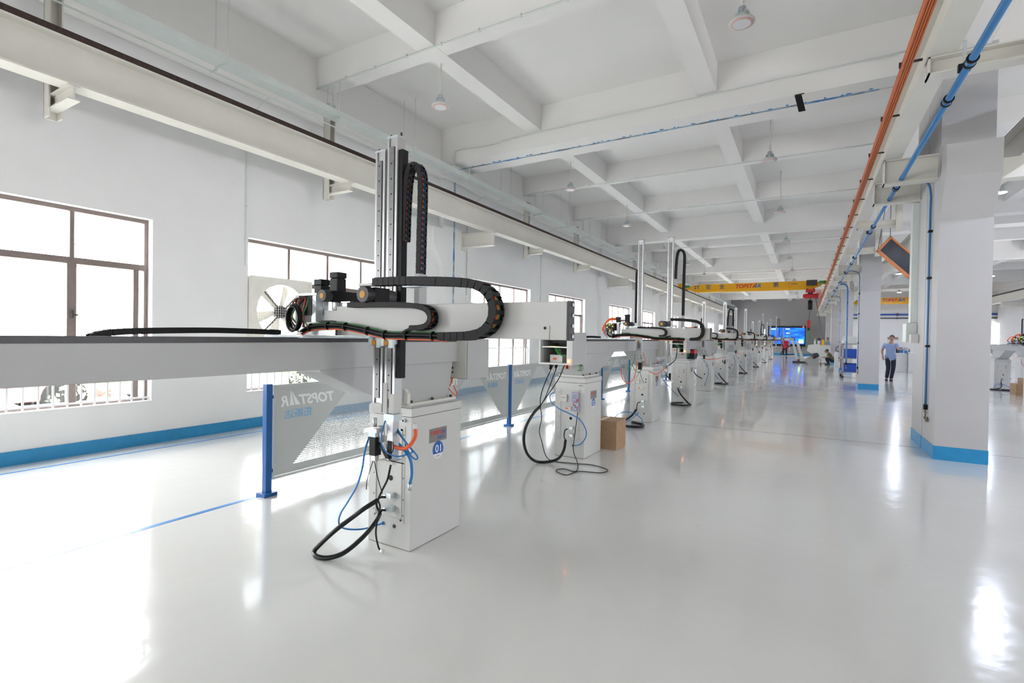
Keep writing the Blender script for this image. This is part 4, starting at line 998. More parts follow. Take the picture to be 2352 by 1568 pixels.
    mb = MB(); P = [(a, Y-0.035, b) for a, b in inner]; chain(mb, P, (0, 1, 0), 0.055, 0.027, M_CHAIN); ch = part('cable_chain', mb, t)
    mb = MB(); chain_fill(mb, P, (0, 1, 0), 0.05, (M_BLACK, M_ORANGE, M_BLACK), 0.005); part('chain_cables', mb, ch)
    outer = [(-1.93, 1.766), (-1.75, 1.764), (-1.556, 1.755), (-1.399, 1.744), (-1.30, 1.729), (-1.228, 1.693), (-1.195, 1.633), (-1.20, 1.568), (-1.244, 1.518), (-1.32, 1.497), (-1.42, 1.492), (-1.50, 1.490)]
    sh = (verts[-1][0]+2.0) if variant else 0.0
    outer = [(-1.93+sh+(a+1.93)*max(0.35, (arm_r-(0.09 if variant else 0.33)+1.93-sh)/(-1.20+1.93)), b) for a, b in outer]
    mb = MB(); P = [(a, Y-0.045, b) for a, b in outer]; chain(mb, P, (0, 1, 0), 0.072, 0.042, M_CHAIN); ch = part('cable_chain', mb, t)
    mb = MB(); chain_fill(mb, P, (0, 1, 0), 0.06, (M_BLACK, M_ORANGE, M_ORANGE, M_GREEN), 0.006); part('chain_cables', mb, ch, label='orange and green cables in the chain')
    a, b = outer[0]
    for bx in ((a-0.11, a+0.0, Y-0.07, Y+0.0, 1.749, 1.762, M_SOCK), (a+0.15, a+0.26, Y-0.02, Y+0.05, 1.738, 1.748, M_ZINC), (inner[0][0]-0.05, inner[0][0]+0.02, Y-0.06, Y-0.0, 1.664, 1.670, M_ZINC)):
        mb = MB(); mb.box(*bx); part('chain_bracket', mb, t)
    # chain lying along the beam on the wall side
    yy = Y-0.12
    pts = [(-2.72, yy-0.86, 1.462), (-2.72, yy-0.80, 1.482), (-2.72, yy-0.65, 1.494), (-2.72, yy-0.35, 1.502), (-2.72, yy-0.1, 1.500), (-2.72, yy+0.06, 1.497)]
    mb = MB(); mb.box(-2.76, -2.665, max(YNear, Y-1.6), YFar+0.5, 1.440, 1.444, M_ALU); chain(mb, pts, (1, 0, 0), 0.05, 0.030, M_CHAIN); part('cable_chain', mb, t)
    # grippers
    x, zt, zb, _ = verts[0]
    mb = MB(); mb.box(x-0.045, x+0.045, Y+0.14, Y+0.20, zb+0.02, zb+0.07, M_WHITE); mb.cyl((x+0.015, Y+0.12, zb-0.01), (x+0.015, Y+0.12, zb-0.06), 0.012, M_ZINC, 10)
    mb.obox((x+0.03, Y+0.10, zb-0.075), (0.05, 0, 0.004), (0, 0.03, 0), (0, 0, 0.011), M_ALU); mb.box(x+0.01, x+0.06, Y+0.08, Y+0.13, zb-0.11, zb-0.086, M_ZINC); mb.box(x+0.012, x+0.058, Y+0.082, Y+0.128, zb-0.215, zb-0.11, M_BLACK); mb.box(x+0.02, x+0.05, Y+0.09, Y+0.12, zb-0.245, zb-0.215, M_ALU)
    g = part('gripper', mb, t)
    mb = MB(); mb.tube([(x+0.03, Y+0.1, zb-0.24), (x+0.0, Y+0.1, zb-0.31), (x-0.02, Y+0.1, zb-0.37), (x-0.025, Y+0.1, zb-0.42)], 0.0025, M_BLACK, 5, 4); mb.tube([(x+0.035, Y+0.1, zb-0.24), (x+0.06, Y+0.1, zb-0.33), (x+0.10, Y+0.1, zb-0.42)], 0.003, M_BLACK, 5, 4); part('gripper_wire', mb, g)
    if len(verts) > 1:
        x, zt, zb, _ = verts[-1]
        mb = MB(); mb.box(x+0.002, x+0.04, Y+0.145, Y+0.205, zb+0.02, zb+0.13, M_WHITE); mb.box(x-0.04, x-0.01, Y+0.142, Y+0.15, zb+0.02, zb+0.19, M_WHITE); mb.box(x-0.02, x+0.055, Y+0.13, Y+0.20, zb-0.02, zb+0.018, M_ZINC); mb.box(x+0.005, x+0.050, Y+0.13, Y+0.18, zb-0.24, zb-0.02, M_ALU); mb.box(x+0.014, x+0.044, Y+0.126, Y+0.13, zb-0.23, zb-0.13, M_BLACK)
        mb.cyl((x-0.025, Y+0.12, zb-0.05), (x-0.025, Y+0.12, zb-0.14), 0.018, M_ALU, 12); mb.box(x-0.04, x+0.07, Y+0.11, Y+0.2, zb-0.255, zb-0.24, M_SOCK); mb.cyl((x-0.03, Y+0.11, zb-0.15), (x+0.03, Y+0.11, zb-0.22), 0.009, M_DARK, 8)
        part('gripper', mb, t)
    return t, Y

def cables(t, name, spec, label=None):
    for pts, r, m in spec:
        mb = MB(); mb.tube(pts, r, m, 8, 6); part(name, mb, t, label=label if len(spec) == 1 else None)

# ---- robot 1
R1, _ = build_gantry('nearest white gantry robot with the blue 01 number on its column', 2.6, 0.0, -0.87, [(-2.118, 2.535, 1.03, False), (-2.025, 2.60, 1.03, True)], '01', True, 0, nums=(None, '01'))
cables(R1, 'air_hose', [([(-2.147, 2.05, 0.906), (-2.18, 2.05, 0.822), (-2.253, 2.1, 0.699), (-2.35, 2.15, 0.567), (-2.481, 2.2, 0.435), (-2.61, 2.25, 0.312), (-2.679, 2.3, 0.216), (-2.668, 2.35, 0.169), (-2.608, 2.45, 0.149), (-2.569, 2.6, 0.15)], 0.006, M_BLUEH)], 'long blue air hose')
cables(R1, 'rubber_hose', [([(-2.476, 2.45, 0.373), (-2.53, 2.38, 0.325), (-2.60, 2.33, 0.26), (-2.68, 2.26, 0.18), (-2.78, 2.22, 0.075), (-2.815, 2.21, 0.028), (-2.76, 2.19, 0.018), (-2.68, 2.22, 0.018), (-2.60, 2.28, 0.05), (-2.54, 2.38, 0.13), (-2.51, 2.46, 0.21), (-2.505, 2.5, 0.263)], 0.0165, M_HOSE)], 'thick black hose looped to the floor')
cables(R1, 'plug_cable', [([(-2.476, 2.45, 0.373), (-2.407, 2.42, 0.46), (-2.341, 2.4, 0.548), (-2.268, 2.35, 0.656), (-2.06, 2.16, 0.80)], 0.007, M_BLACK), ([(-2.50, 2.56, 0.358), (-2.53, 2.52, 0.36), (-2.54, 2.5, 0.32), (-2.508, 2.5, 0.263)], 0.008, M_BLACK), ([(-2.50, 2.56, 0.266), (-2.52, 2.53, 0.27), (-2.505, 2.5, 0.25)], 0.008, M_BLACK), ([(-2.476, 2.45, 0.373), (-2.455, 2.45, 0.326), (-2.47, 2.44, 0.24), (-2.49, 2.45, 0.14), (-2.50, 2.48, 0.05), (-2.49, 2.49, 0.015), (-2.46, 2.48, 0.018)], 0.006, M_BLACK), ([(-2.47, 2.482, 0.018), (-2.44, 2.475, 0.018)], 0.014, M_ZINC)], 'black cables from the column sockets')
cables(R1, 'air_tubes', [([(-2.02, 2.12, 0.90), (-2.0, 2.08, 0.875), (-1.93, 2.07, 0.865), (-1.87, 2.07, 0.88), (-1.84, 2.09, 0.93), (-1.845, 2.1, 0.975)], 0.011, M_ORANGE), ([(-1.845, 2.1, 0.97), (-1.848, 2.1, 1.01)], 0.010, M_STICKW), ([(-2.052, 2.12, 0.90), (-1.98, 2.12, 0.87), (-1.92, 2.14, 0.80), (-1.92, 2.16, 0.71), (-1.95, 2.18, 0.64)], 0.009, M_BLUEH), ([(-1.95, 2.18, 0.64), (-1.955, 2.182, 0.60)], 0.012, M_ZINC), ([(-2.042, 2.1, 1.055), (-2.032, 2.05, 0.989), (-2.001, 2.0, 0.915), (-1.967, 2.0, 0.857), (-1.937, 2.05, 0.823), (-1.903, 2.1, 0.829), (-1.894, 2.15, 0.838)], 0.004, M_BLUEH), ([(-2.02, 2.1, 1.014), (-1.96, 2.1, 0.942), (-1.90, 2.1, 0.885), (-1.83, 2.1, 0.83), (-1.84, 2.1, 0.81), (-1.88, 2.1, 0.83), (-1.92, 2.1, 0.885)], 0.0045, M_BLUEH), ([(-2.029, 2.1, 1.025), (-1.978, 2.1, 0.95), (-1.86, 2.1, 0.85)], 0.0035, M_BLACK), ([(-2.0, 2.08, 0.93), (-1.96, 2.05, 0.86), (-1.99, 2.05, 0.80), (-1.88, 2.05, 0.79)], 0.003, M_BLACK)], 'orange and blue air tubes at the gripper')

# ---- robot 2
R2, _ = build_gantry('second gantry robot from the camera, with 02 on its near column and a pendant', 8.86, -0.88, -1.14, [(-2.17, 2.95, 1.24, False), (-1.73, 2.95, 1.12, True)], None, True, 1, nums=('02', '03'))
cables(R2, 'rubber_hose', [([(-2.664, 5.2, 0.683), (-2.701, 5.1, 0.601), (-2.741, 5.0, 0.46), (-2.766, 5.0, 0.307), (-2.75, 5.05, 0.15), (-2.72, 5.2, 0.03), (-2.60, 5.28, 0.02), (-2.49, 5.35, 0.06), (-2.49, 5.5, 0.13), (-2.514, 5.6, 0.234)], 0.017, M_HOSE), ([(-2.57, 8.76, 0.227), (-2.601, 8.56, 0.133), (-2.70, 8.40, 0.06), (-2.90, 8.43, 0.025), (-2.87, 8.301, 0.02), (-2.646, 8.18, 0.02), (-2.379, 8.204, 0.02), (-2.33, 8.338, 0.02), (-2.39, 8.497, 0.02), (-2.60, 8.60, 0.02)], 0.02, M_HOSE)], 'thick black hoses looped to the floor')
cables(R2, 'plug_cable', [([(-2.62, 5.45, 1.17), (-2.66, 5.3, 0.941), (-2.67, 5.22, 0.79), (-2.664, 5.2, 0.683)], 0.006, M_BLACK), ([(-2.55, 5.42, 1.17), (-2.58, 5.3, 0.948), (-2.61, 5.22, 0.786), (-2.664, 5.2, 0.683)], 0.006, M_BLACK), ([(-2.45, 5.4, 1.17), (-2.48, 5.3, 1.006), (-2.56, 5.22, 0.841), (-2.664, 5.2, 0.683)], 0.006, M_BLACK),
    ([(-2.664, 5.2, 0.683), (-2.644, 5.2, 0.542), (-2.681, 5.22, 0.385), (-2.69, 5.3, 0.256), (-2.68, 5.4, 0.06), (-2.582, 5.397, 0.008), (-2.366, 5.421, 0.008), (-2.122, 5.491, 0.008), (-1.9, 5.389, 0.008), (-1.917, 5.227, 0.008), (-2.138, 5.142, 0.008), (-2.202, 4.933, 0.008), (-2.368, 5.03, 0.008), (-2.325, 5.147, 0.008), (-2.171, 5.12, 0.008), (-2.277, 5.433, 0.01), (-2.364, 5.5, 0.139), (-2.373, 5.55, 0.312), (-2.376, 5.64, 0.58)], 0.005, M_BLACK),
    ([(-2.52, 5.67, 0.36), (-2.545, 5.65, 0.34), (-2.543, 5.62, 0.27), (-2.514, 5.6, 0.234)], 0.007, M_BLACK), ([(-2.52, 8.8, 0.36), (-2.56, 8.78, 0.33), (-2.57, 8.76, 0.227)], 0.008, M_BLACK), ([(-2.65, 5.43, 1.165), (-2.652, 5.43, 1.10)], 0.018, M_BLACK), ([(-2.57, 5.41, 1.165), (-2.572, 5.41, 1.12)], 0.014, M_BLACK), ([(-2.42, 5.4, 1.165), (-2.422, 5.4, 1.12)], 0.012, M_BLACK)], 'thin black cables trailing on the floor')
cables(R2, 'air_hose', [([(-2.725, 5.70, 0.80), (-2.735, 5.6, 0.764), (-2.66, 5.5, 0.688), (-2.51, 5.42, 0.632), (-2.397, 5.4, 0.601), (-2.258, 5.4, 0.543), (-2.174, 5.4, 0.436), (-2.213, 5.5, 0.313), (-2.324, 5.6, 0.204), (-2.464, 5.72, 0.15)], 0.007, M_BLUEH), ([(-2.569, 8.86, 0.15), (-2.60, 8.66, 0.087), (-2.68, 8.5, 0.03), (-2.78, 8.4, 0.03), (-2.84, 8.36, 0.084), (-2.764, 8.46, 0.184), (-2.602, 8.56, 0.194), (-2.432, 8.56, 0.112), (-2.381, 8.521, 0.01)], 0.007, M_BLUEH)], 'blue air hoses')
cables(R2, 'air_tubes', [([(-2.19, 7.45, 1.18), (-2.21, 7.46, 1.0), (-2.26, 7.5, 0.86), (-2.36, 7.5, 0.80), (-2.44, 7.5, 0.9), (-2.45, 7.5, 1.06)], 0.006, M_ORANGE), ([(-2.21, 7.42, 1.25), (-2.24, 7.42, 1.12), (-2.30, 7.42, 1.0), (-2.34, 7.42, 1.08)], 0.005, M_GREEN), ([(-2.13, 7.42, 1.25), (-2.10, 7.42, 1.1), (-2.14, 7.42, 0.98), (-2.22, 7.42, 1.02), (-2.26, 7.42, 1.12)], 0.005, M_GREEN), ([(-2.1, 7.42, 1.28), (-2.06, 7.42, 1.15), (-2.12, 7.42, 1.05)], 0.005, M_ORANGE), ([(-1.75, 7.42, 1.08), (-1.85, 7.3, 0.98), (-1.95, 7.3, 1.0)], 0.006, M_ORANGE), ([(-1.72, 7.42, 1.1), (-1.62, 7.42, 1.2), (-1.60, 7.42, 1.38)], 0.006, M_BLACK)], 'orange and green air tubes hanging below the arm')
# teach pendant hangs on the second robot's near column
tp = thing('teach_pendant', 'lilac handheld control pendant with red button hanging on the 02 column', 'control pendant', (-2.43, 5.69, 0.58))
mb = MB(); mb.box(-2.48, -2.39, 5.675, 5.705, 0.705, 0.815, M_PEND); mb.box(-2.465, -2.385, 5.68, 5.705, 0.585, 0.703, M_PEND); part('housing', mb, tp, 0.005)
mb = MB(); mb.box(-2.465, -2.41, 5.6735, 5.6748, 0.735, 0.79, M_LCD); part('display', mb, tp)
mb = MB(); mb.cyl((-2.395, 5.66, 0.725), (-2.395, 5.6745, 0.725), 0.012, M_LILACG, 12); part('stop_button', mb, tp, label='red stop button')
mb = MB()
for i in range(3):
    for j in range(4): mb.box(-2.455+i*0.022, -2.441+i*0.022, 5.677, 5.6798, 0.605+j*0.022, 0.617+j*0.022, (M_STICKW, M_BLED, M_GREEN, M_LILACG)[(i+j) % 4] if (i+j) % 4 != 1 else M_STICKW)
mb.box(-2.425, -2.405, 5.677, 5.6798, 0.69, 0.70, M_DARK); part('keypad', mb, tp)

# ---- robots 3..8
defs = [
 (3, 15.20, -1.1, -1.45, [(-2.28, 2.45, 1.2, False), (-1.78, 2.42, 1.1, True)], 'third gantry robot from the camera, red and black load at its column'),
 (4, 21.45, -0.9, -1.60, [(-2.25, 2.65, 1.2, False), (-1.92, 2.60, 1.1, False)], 'fourth gantry robot from the camera in the row'),
 (5, 27.70, -1.2, -1.70, [(-2.18, 2.34, 1.2, False), (-1.90, 2.38, 1.1, True)], 'fifth gantry robot from the camera in the row'),
 (6, 33.90, -0.9, -1.50, [(-2.20, 3.0, 1.2, False), (-1.97, 2.5, 1.1, False)], 'sixth gantry robot, small and distant with a tall vertical axis'),
 (7, 40.15, -1.1, -1.35, [(-2.13, 2.9, 1.2, False), (-1.77, 3.1, 1.1, True)], 'seventh gantry robot, small and distant in front of the blue screen'),
 (8, 46.40, -1.4, -0.75, [(-1.55, 2.4, 1.2, False), (-1.10, 2.2, 0.8, False)], 'eighth and farthest gantry robot, beside the person in red'),
]
for n, ry, cd, ar, vs, lab in defs:
    R, Yc = build_gantry(lab, ry, cd, ar, vs, None, True, 2)
    s1 = ry-3.14; q = 0.1*(n % 3)
    cables(R, 'rubber_hose', [([(-2.56, s1-0.06, 0.34), (-2.45, s1-0.25, 0.22), (-2.28, s1-0.3, 0.05), (-2.20, s1-0.40, 0.02), (-2.35, s1-0.62, 0.02), (-2.58, s1-0.55, 0.02), (-2.60, s1-0.30, 0.02), (-2.42, s1-0.12, 0.02)], 0.018, M_HOSE),
                             ([(-2.75-q, ry-0.2, 0.95), (-2.78-q, ry-0.25, 0.7), (-2.70-q, ry-0.25, 0.48), (-2.55, ry-0.12, 0.36)], 0.015, M_HOSE)], 'black hoses')
    cables(R, 'air_hose', [([(-2.86, s1-0.4, 0.76), (-2.82, s1-0.4, 0.55), (-2.70, s1-0.3, 0.38), (-2.57, s1, 0.15)], 0.007, M_BLUEH), ([(-2.6, ry-0.1, 0.95), (-2.42, ry-0.15, 0.8), (-2.38, ry-0.15, 0.5), (-2.5, ry, 0.16)], 0.007, M_BLUEH)], 'blue air hoses')
    cables(R, 'air_tubes', [([(vs[0][0], Yc+0.1, 1.15), (vs[0][0]+0.05, Yc+0.1, 1.0), (vs[0][0]+0.2, Yc+0.1, 0.98), (vs[-1][0], Yc+0.1, 1.04)], 0.007, M_ORANGE)])
mb = MB(); mb.prism([(-2.38, 1.02), (-2.25, 1.02), (-2.23, 1.10), (-2.235, 1.19), (-2.26, 1.25), (-2.37, 1.25), (-2.39, 1.16)], 'y', 12.14, 12.55, M_BLACK); mb.box(-2.388, -2.225, 12.13, 12.56, 1.15, 1.235, M_RED)
single('portable_tool_case', mb, 'red and black tool case perched on top of the fourth column', 'tool case', (-2.27, 12.35, 1.02), bevel=0.01)

# ================================================================== CARTONS, SHELF, RIGHT BAY, FAR END
def carton(lab, x0, x1, y0, y1, z0, z1):
    t = thing('cardboard_box', lab, 'box', ((x0+x1)/2, (y0+y1)/2, z0))
    mb = MB(); mb.box(x0, x1, y0, y1, z0, z1, M_CARD); part('carton', mb, t, 0.004)
    mb = MB(); MT = mat('packing_tape', (0.46, 0.33, 0.20), 0.3, noise=0.03); xm = (x0+x1)/2; mb.box(xm-0.025, xm+0.025, y0-0.001, y1+0.001, z1, z1+0.0012, MT); mb.box(xm-0.025, xm+0.025, y0-0.0015, y0-0.0003, z1-0.07, z1, MT); part('tape', mb, t)
carton('brown cardboard box on the floor behind the 02 column', -2.60, -2.14, 6.40, 6.80, 0, 0.38)
carton('brown cardboard box on the floor at the right edge of the view', 5.30, 5.90, 20.0, 20.5, 0, 0.33)
carton('smaller cardboard box stacked on the one at the right edge', 5.45, 5.85, 20.05, 20.45, 0.332, 0.50)

def build_shelf():
    t = thing('steel_shelf', 'open steel shelving rack loaded with blue bins behind second pillar', 'shelf', (1.55, 24.9, 0))
    x0, x1, y0, y1 = 1.28, 1.90, 24.3, 25.5
    for x in (x0, x1-0.04):
        for y in (y0, y1-0.04):
            mb = MB(); mb.box(x, x+0.04, y, y+0.04, 0.1, 1.395, M_SHELF); mb.cyl((x+0.02, y+0.005, 0.05), (x+0.02, y+0.035, 0.05), 0.05, M_DARK, 12); part('leg', mb, t)
    for z in (0.22, 0.78, 1.36):
        mb = MB(); mb.box(x0, x1, y0, y1, z, z+0.035, M_SHELF); part('shelf_board', mb, t)
    n = 0
    for z, h, m, nm in ((0.256, 0.32, M_BIN, 'bottom'), (0.816, 0.36, M_BIN, 'middle')):
        for (a, b, side) in ((24.34, 24.85, 'near'), (24.92, 25.44, 'far')):
            mb = MB(); mb.box(x0+0.06, x1-0.06, a, b, z, z+0.015, m)
            for q in ((x0+0.06, x0+0.075, a, b), (x1-0.075, x1-0.06, a, b), (x0+0.075, x1-0.075, a, a+0.015), (x0+0.075, x1-0.075, b-0.015, b)): mb.box(*q, z+0.015, z+h, m)
            mb.box(x0+0.05, x1-0.05, a-0.01, b+0.005, z+h, z+h+0.02, m) if False else None
            single('storage_bin', mb, 'blue plastic bin on the %s shelf, %s one' % (nm, side), 'bin', ((x0+x1)/2, (a+b)/2, z), 'blue bins on the steel shelving')
    for a, b, h, lab in ((24.33, 24.7, 0.28, 'tall white machine cover on top of the shelving, near one'), (24.75, 25.1, 0.22, 'lower white machine cover on top of the shelving, middle one'), (25.15, 25.45, 0.30, 'white machine cover on top of the shelving, far one')):
        mb = MB(); mb.prism([(x0+0.03, 1.397), (x1-0.1, 1.397), (x1-0.1, 1.397+h*0.8), (x1-0.16, 1.397+h), (x0+0.1, 1.397+h), (x0+0.03, 1.397+h*0.6)], 'y', a, b, M_WHITE)
        single('machine_cover', mb, lab, 'machine cover', ((x0+x1)/2, (a+b)/2, 1.397), 'white covers on the shelving', bevel=0.01)
build_shelf()

def build_crane(label, x0, x1, y, z0, hoist_x, hlabel, full=True, lf=0.395):
    t = thing('bridge_crane', label, 'crane', ((x0+x1)/2, y, z0))
    z1 = z0+0.46
    mb = MB()
    prof = [(x0+0.3, z0+0.18), (x0+0.75, z0+0.0), (x1-0.75, z0), (x1-0.3, z0+0.18), (x1-0.3, z0+0.36), (x1-0.75, z1), (x0+0.95, z1), (x0+0.3, z0+0.36)]
    mb.prism(prof, 'y', y-0.09, y+0.09, M_YCRANE); mb.box(x0+0.7, x1-0.7, y-0.14, y+0.14, z0-0.012, z0+0.012, M_YCRANE); mb.box(x0+0.7, x1-0.7, y-0.14, y-0.091, z0+0.012, z0+0.13, M_YCRANE)
    g = part('girder', mb, t)
    mb = MB(); F = y-0.0915; L = x1-x0
    lx = lambda f: x0+L*f
    text(mb, '2T', (lx(0.085), F, z0+0.20), (1, 0, 0), (0, 0, 1), M_NAVY, 0.2, bold=0.035)
    for f, ch in (((0.19, '安'), (0.29, '全'), (0.665, '第'), (0.785, '一')) if full else ((0.62, '第'), (0.785, '一'))): text(mb, ch, (lx(f)-0.12, F, z0+0.19), (1, 0, 0), (0, 0, 1), M_NAVY, 0.22, bold=0.022)
    logo(mb, (lx(lf), F, z0+0.185), (1, 0, 0), (0, 0, 1), L*0.175, M_REDT, M_BLUET); part('lettering', mb, g, label='red and blue lettering')
    for x in (x0, x1):
        s = 1 if x == x0 else -1
        mb = MB(); mb.box(x-0.09, x+0.09, y-1.1, y+1.1, z0+0.26, z0+0.46, M_YCRANE)
        for yy in (y-0.95, y+0.95): mb.cyl((x-0.035, yy, z0+0.341), (x+0.035, yy, z0+0.341), 0.11, M_DARK, 18)
        mb.box(min(x, x+s*0.35), max(x, x+s*0.35), y-0.13, y+0.13, z0+0.26, z0+0.40, M_YCRANE); part('end_truck', mb, t)
        mb = MB(); mb.cyl((x+s*0.1, y-0.3, z0+0.34), (x+s*0.42, y-0.3, z0+0.34), 0.08, M_GREEN, 14); mb.box(x+s*0.1-0.03, x+s*0.1+0.03, y-0.3, y-0.1, z0+0.28, z0+0.4, M_GREEN); part('travel_motor', mb, t)
    mb = MB(); mb.box(x1-1.0, x1-0.5, y-0.30, y-0.145, z0+0.18, z0+0.48, M_DARK); part('control_box', mb, t, 0.01)
    h = thing('electric_hoist', hlabel, 'hoist', (hoist_x, y, z0-0.55))
    mb = MB(); mb.box(hoist_x-0.22, hoist_x+0.22, y-0.19, y+0.19, z0-0.17, z0-0.014, M_RED)
    for s in (-1, 1):
        for q in (-1, 1): mb.cyl((hoist_x+q*0.15, y+s*0.16, z0+0.01), (hoist_x+q*0.15, y+s*0.2, z0+0.01), 0.05, M_RED, 12)
    part('trolley', mb, h)
    mb = MB(); mb.cyl((hoist_x-0.28, y, z0-0.36), (hoist_x+0.22, y, z0-0.36), 0.13, M_RED, 20); mb.cyl((hoist_x-0.35, y, z0-0.36), (hoist_x-0.28, y, z0-0.36), 0.10, M_RED, 16); mb.box(hoist_x+0.22, hoist_x+0.38, y-0.14, y+0.14, z0-0.50, z0-0.24, M_RED); mb.box(hoist_x-0.12, hoist_x+0.12, y-0.03, y+0.03, z0-0.24, z0-0.17, M_DARK); part('drum', mb, h, 0.005)
    mb = MB(); mb.cyl((hoist_x, y, z0-1.1), (hoist_x, y, z0-0.6), 0.11, M_BLACK, 16); mb.cyl((hoist_x, y, z0-0.6), (hoist_x, y, z0-0.48), 0.02, M_DARK, 8); part('hook_block', mb, h)
    if full:
        mb = MB(); mb.cyl((hoist_x-0.05, y, 2.55), (hoist_x, y, z0-1.1), 0.012, M_DARK, 6); mb.box(hoist_x-0.12, hoist_x+0.02, y-0.05, y+0.05, 2.2, 2.6, M_RED); mb.cyl((hoist_x-0.05, y, 2.05), (hoist_x-0.05, y, 2.2), 0.06, M_BLACK, 10); mb.cyl((hoist_x-0.05, y, 2.1), (hoist_x-0.95, y, 1.5), 0.012, M_DARK, 6); mb.cyl((hoist_x-0.05, y, 2.1), (hoist_x-0.15, y, 1.0), 0.015, M_GREEN, 6); mb.cyl((hoist_x-0.05, y, 2.1), (hoist_x+0.25, y, 1.5), 0.015, M_GREEN, 6)
        part('lifting_rope', mb, h)
        mb = MB(); mb.tube([(hoist_x+0.25, y, z0-0.5), (hoist_x+0.35, y-0.1, 3.2), (hoist_x+0.55, y-0.4, 2.0), (hoist_x+0.62, y-0.5, 1.55)], 0.014, M_DARK, 6, 6); mb.box(hoist_x+0.56, hoist_x+0.68, y-0.56, y-0.44, 1.25, 1.55, M_YCRANE); part('pendant_cable', mb, h)
        for q in range(6):
            x = hoist_x+0.24+q*0.05; mb = MB(); mb.tube([(x, y-0.17, z0-0.02), (x+0.01, y-0.17, z0-0.3), (x+0.025, y-0.17, z0-0.5), (x+0.04, y-0.17, z0-0.3), (x+0.05, y-0.17, z0-0.02)], 0.009, M_RED, 6, 4); part('festoon_loop', mb, h)
build_crane('yellow overhead bridge crane spanning the main hall', -6.5, 0.95, 31.5, 4.27, 0.15, 'red electric hoist under the main hall crane')
build_crane('yellow overhead crane glimpsed in the right bay beyond the pillars', 2.45, 10.0, 45.6, 4.27, 9.3, 'red electric hoist under the right bay crane', False, 0.31)

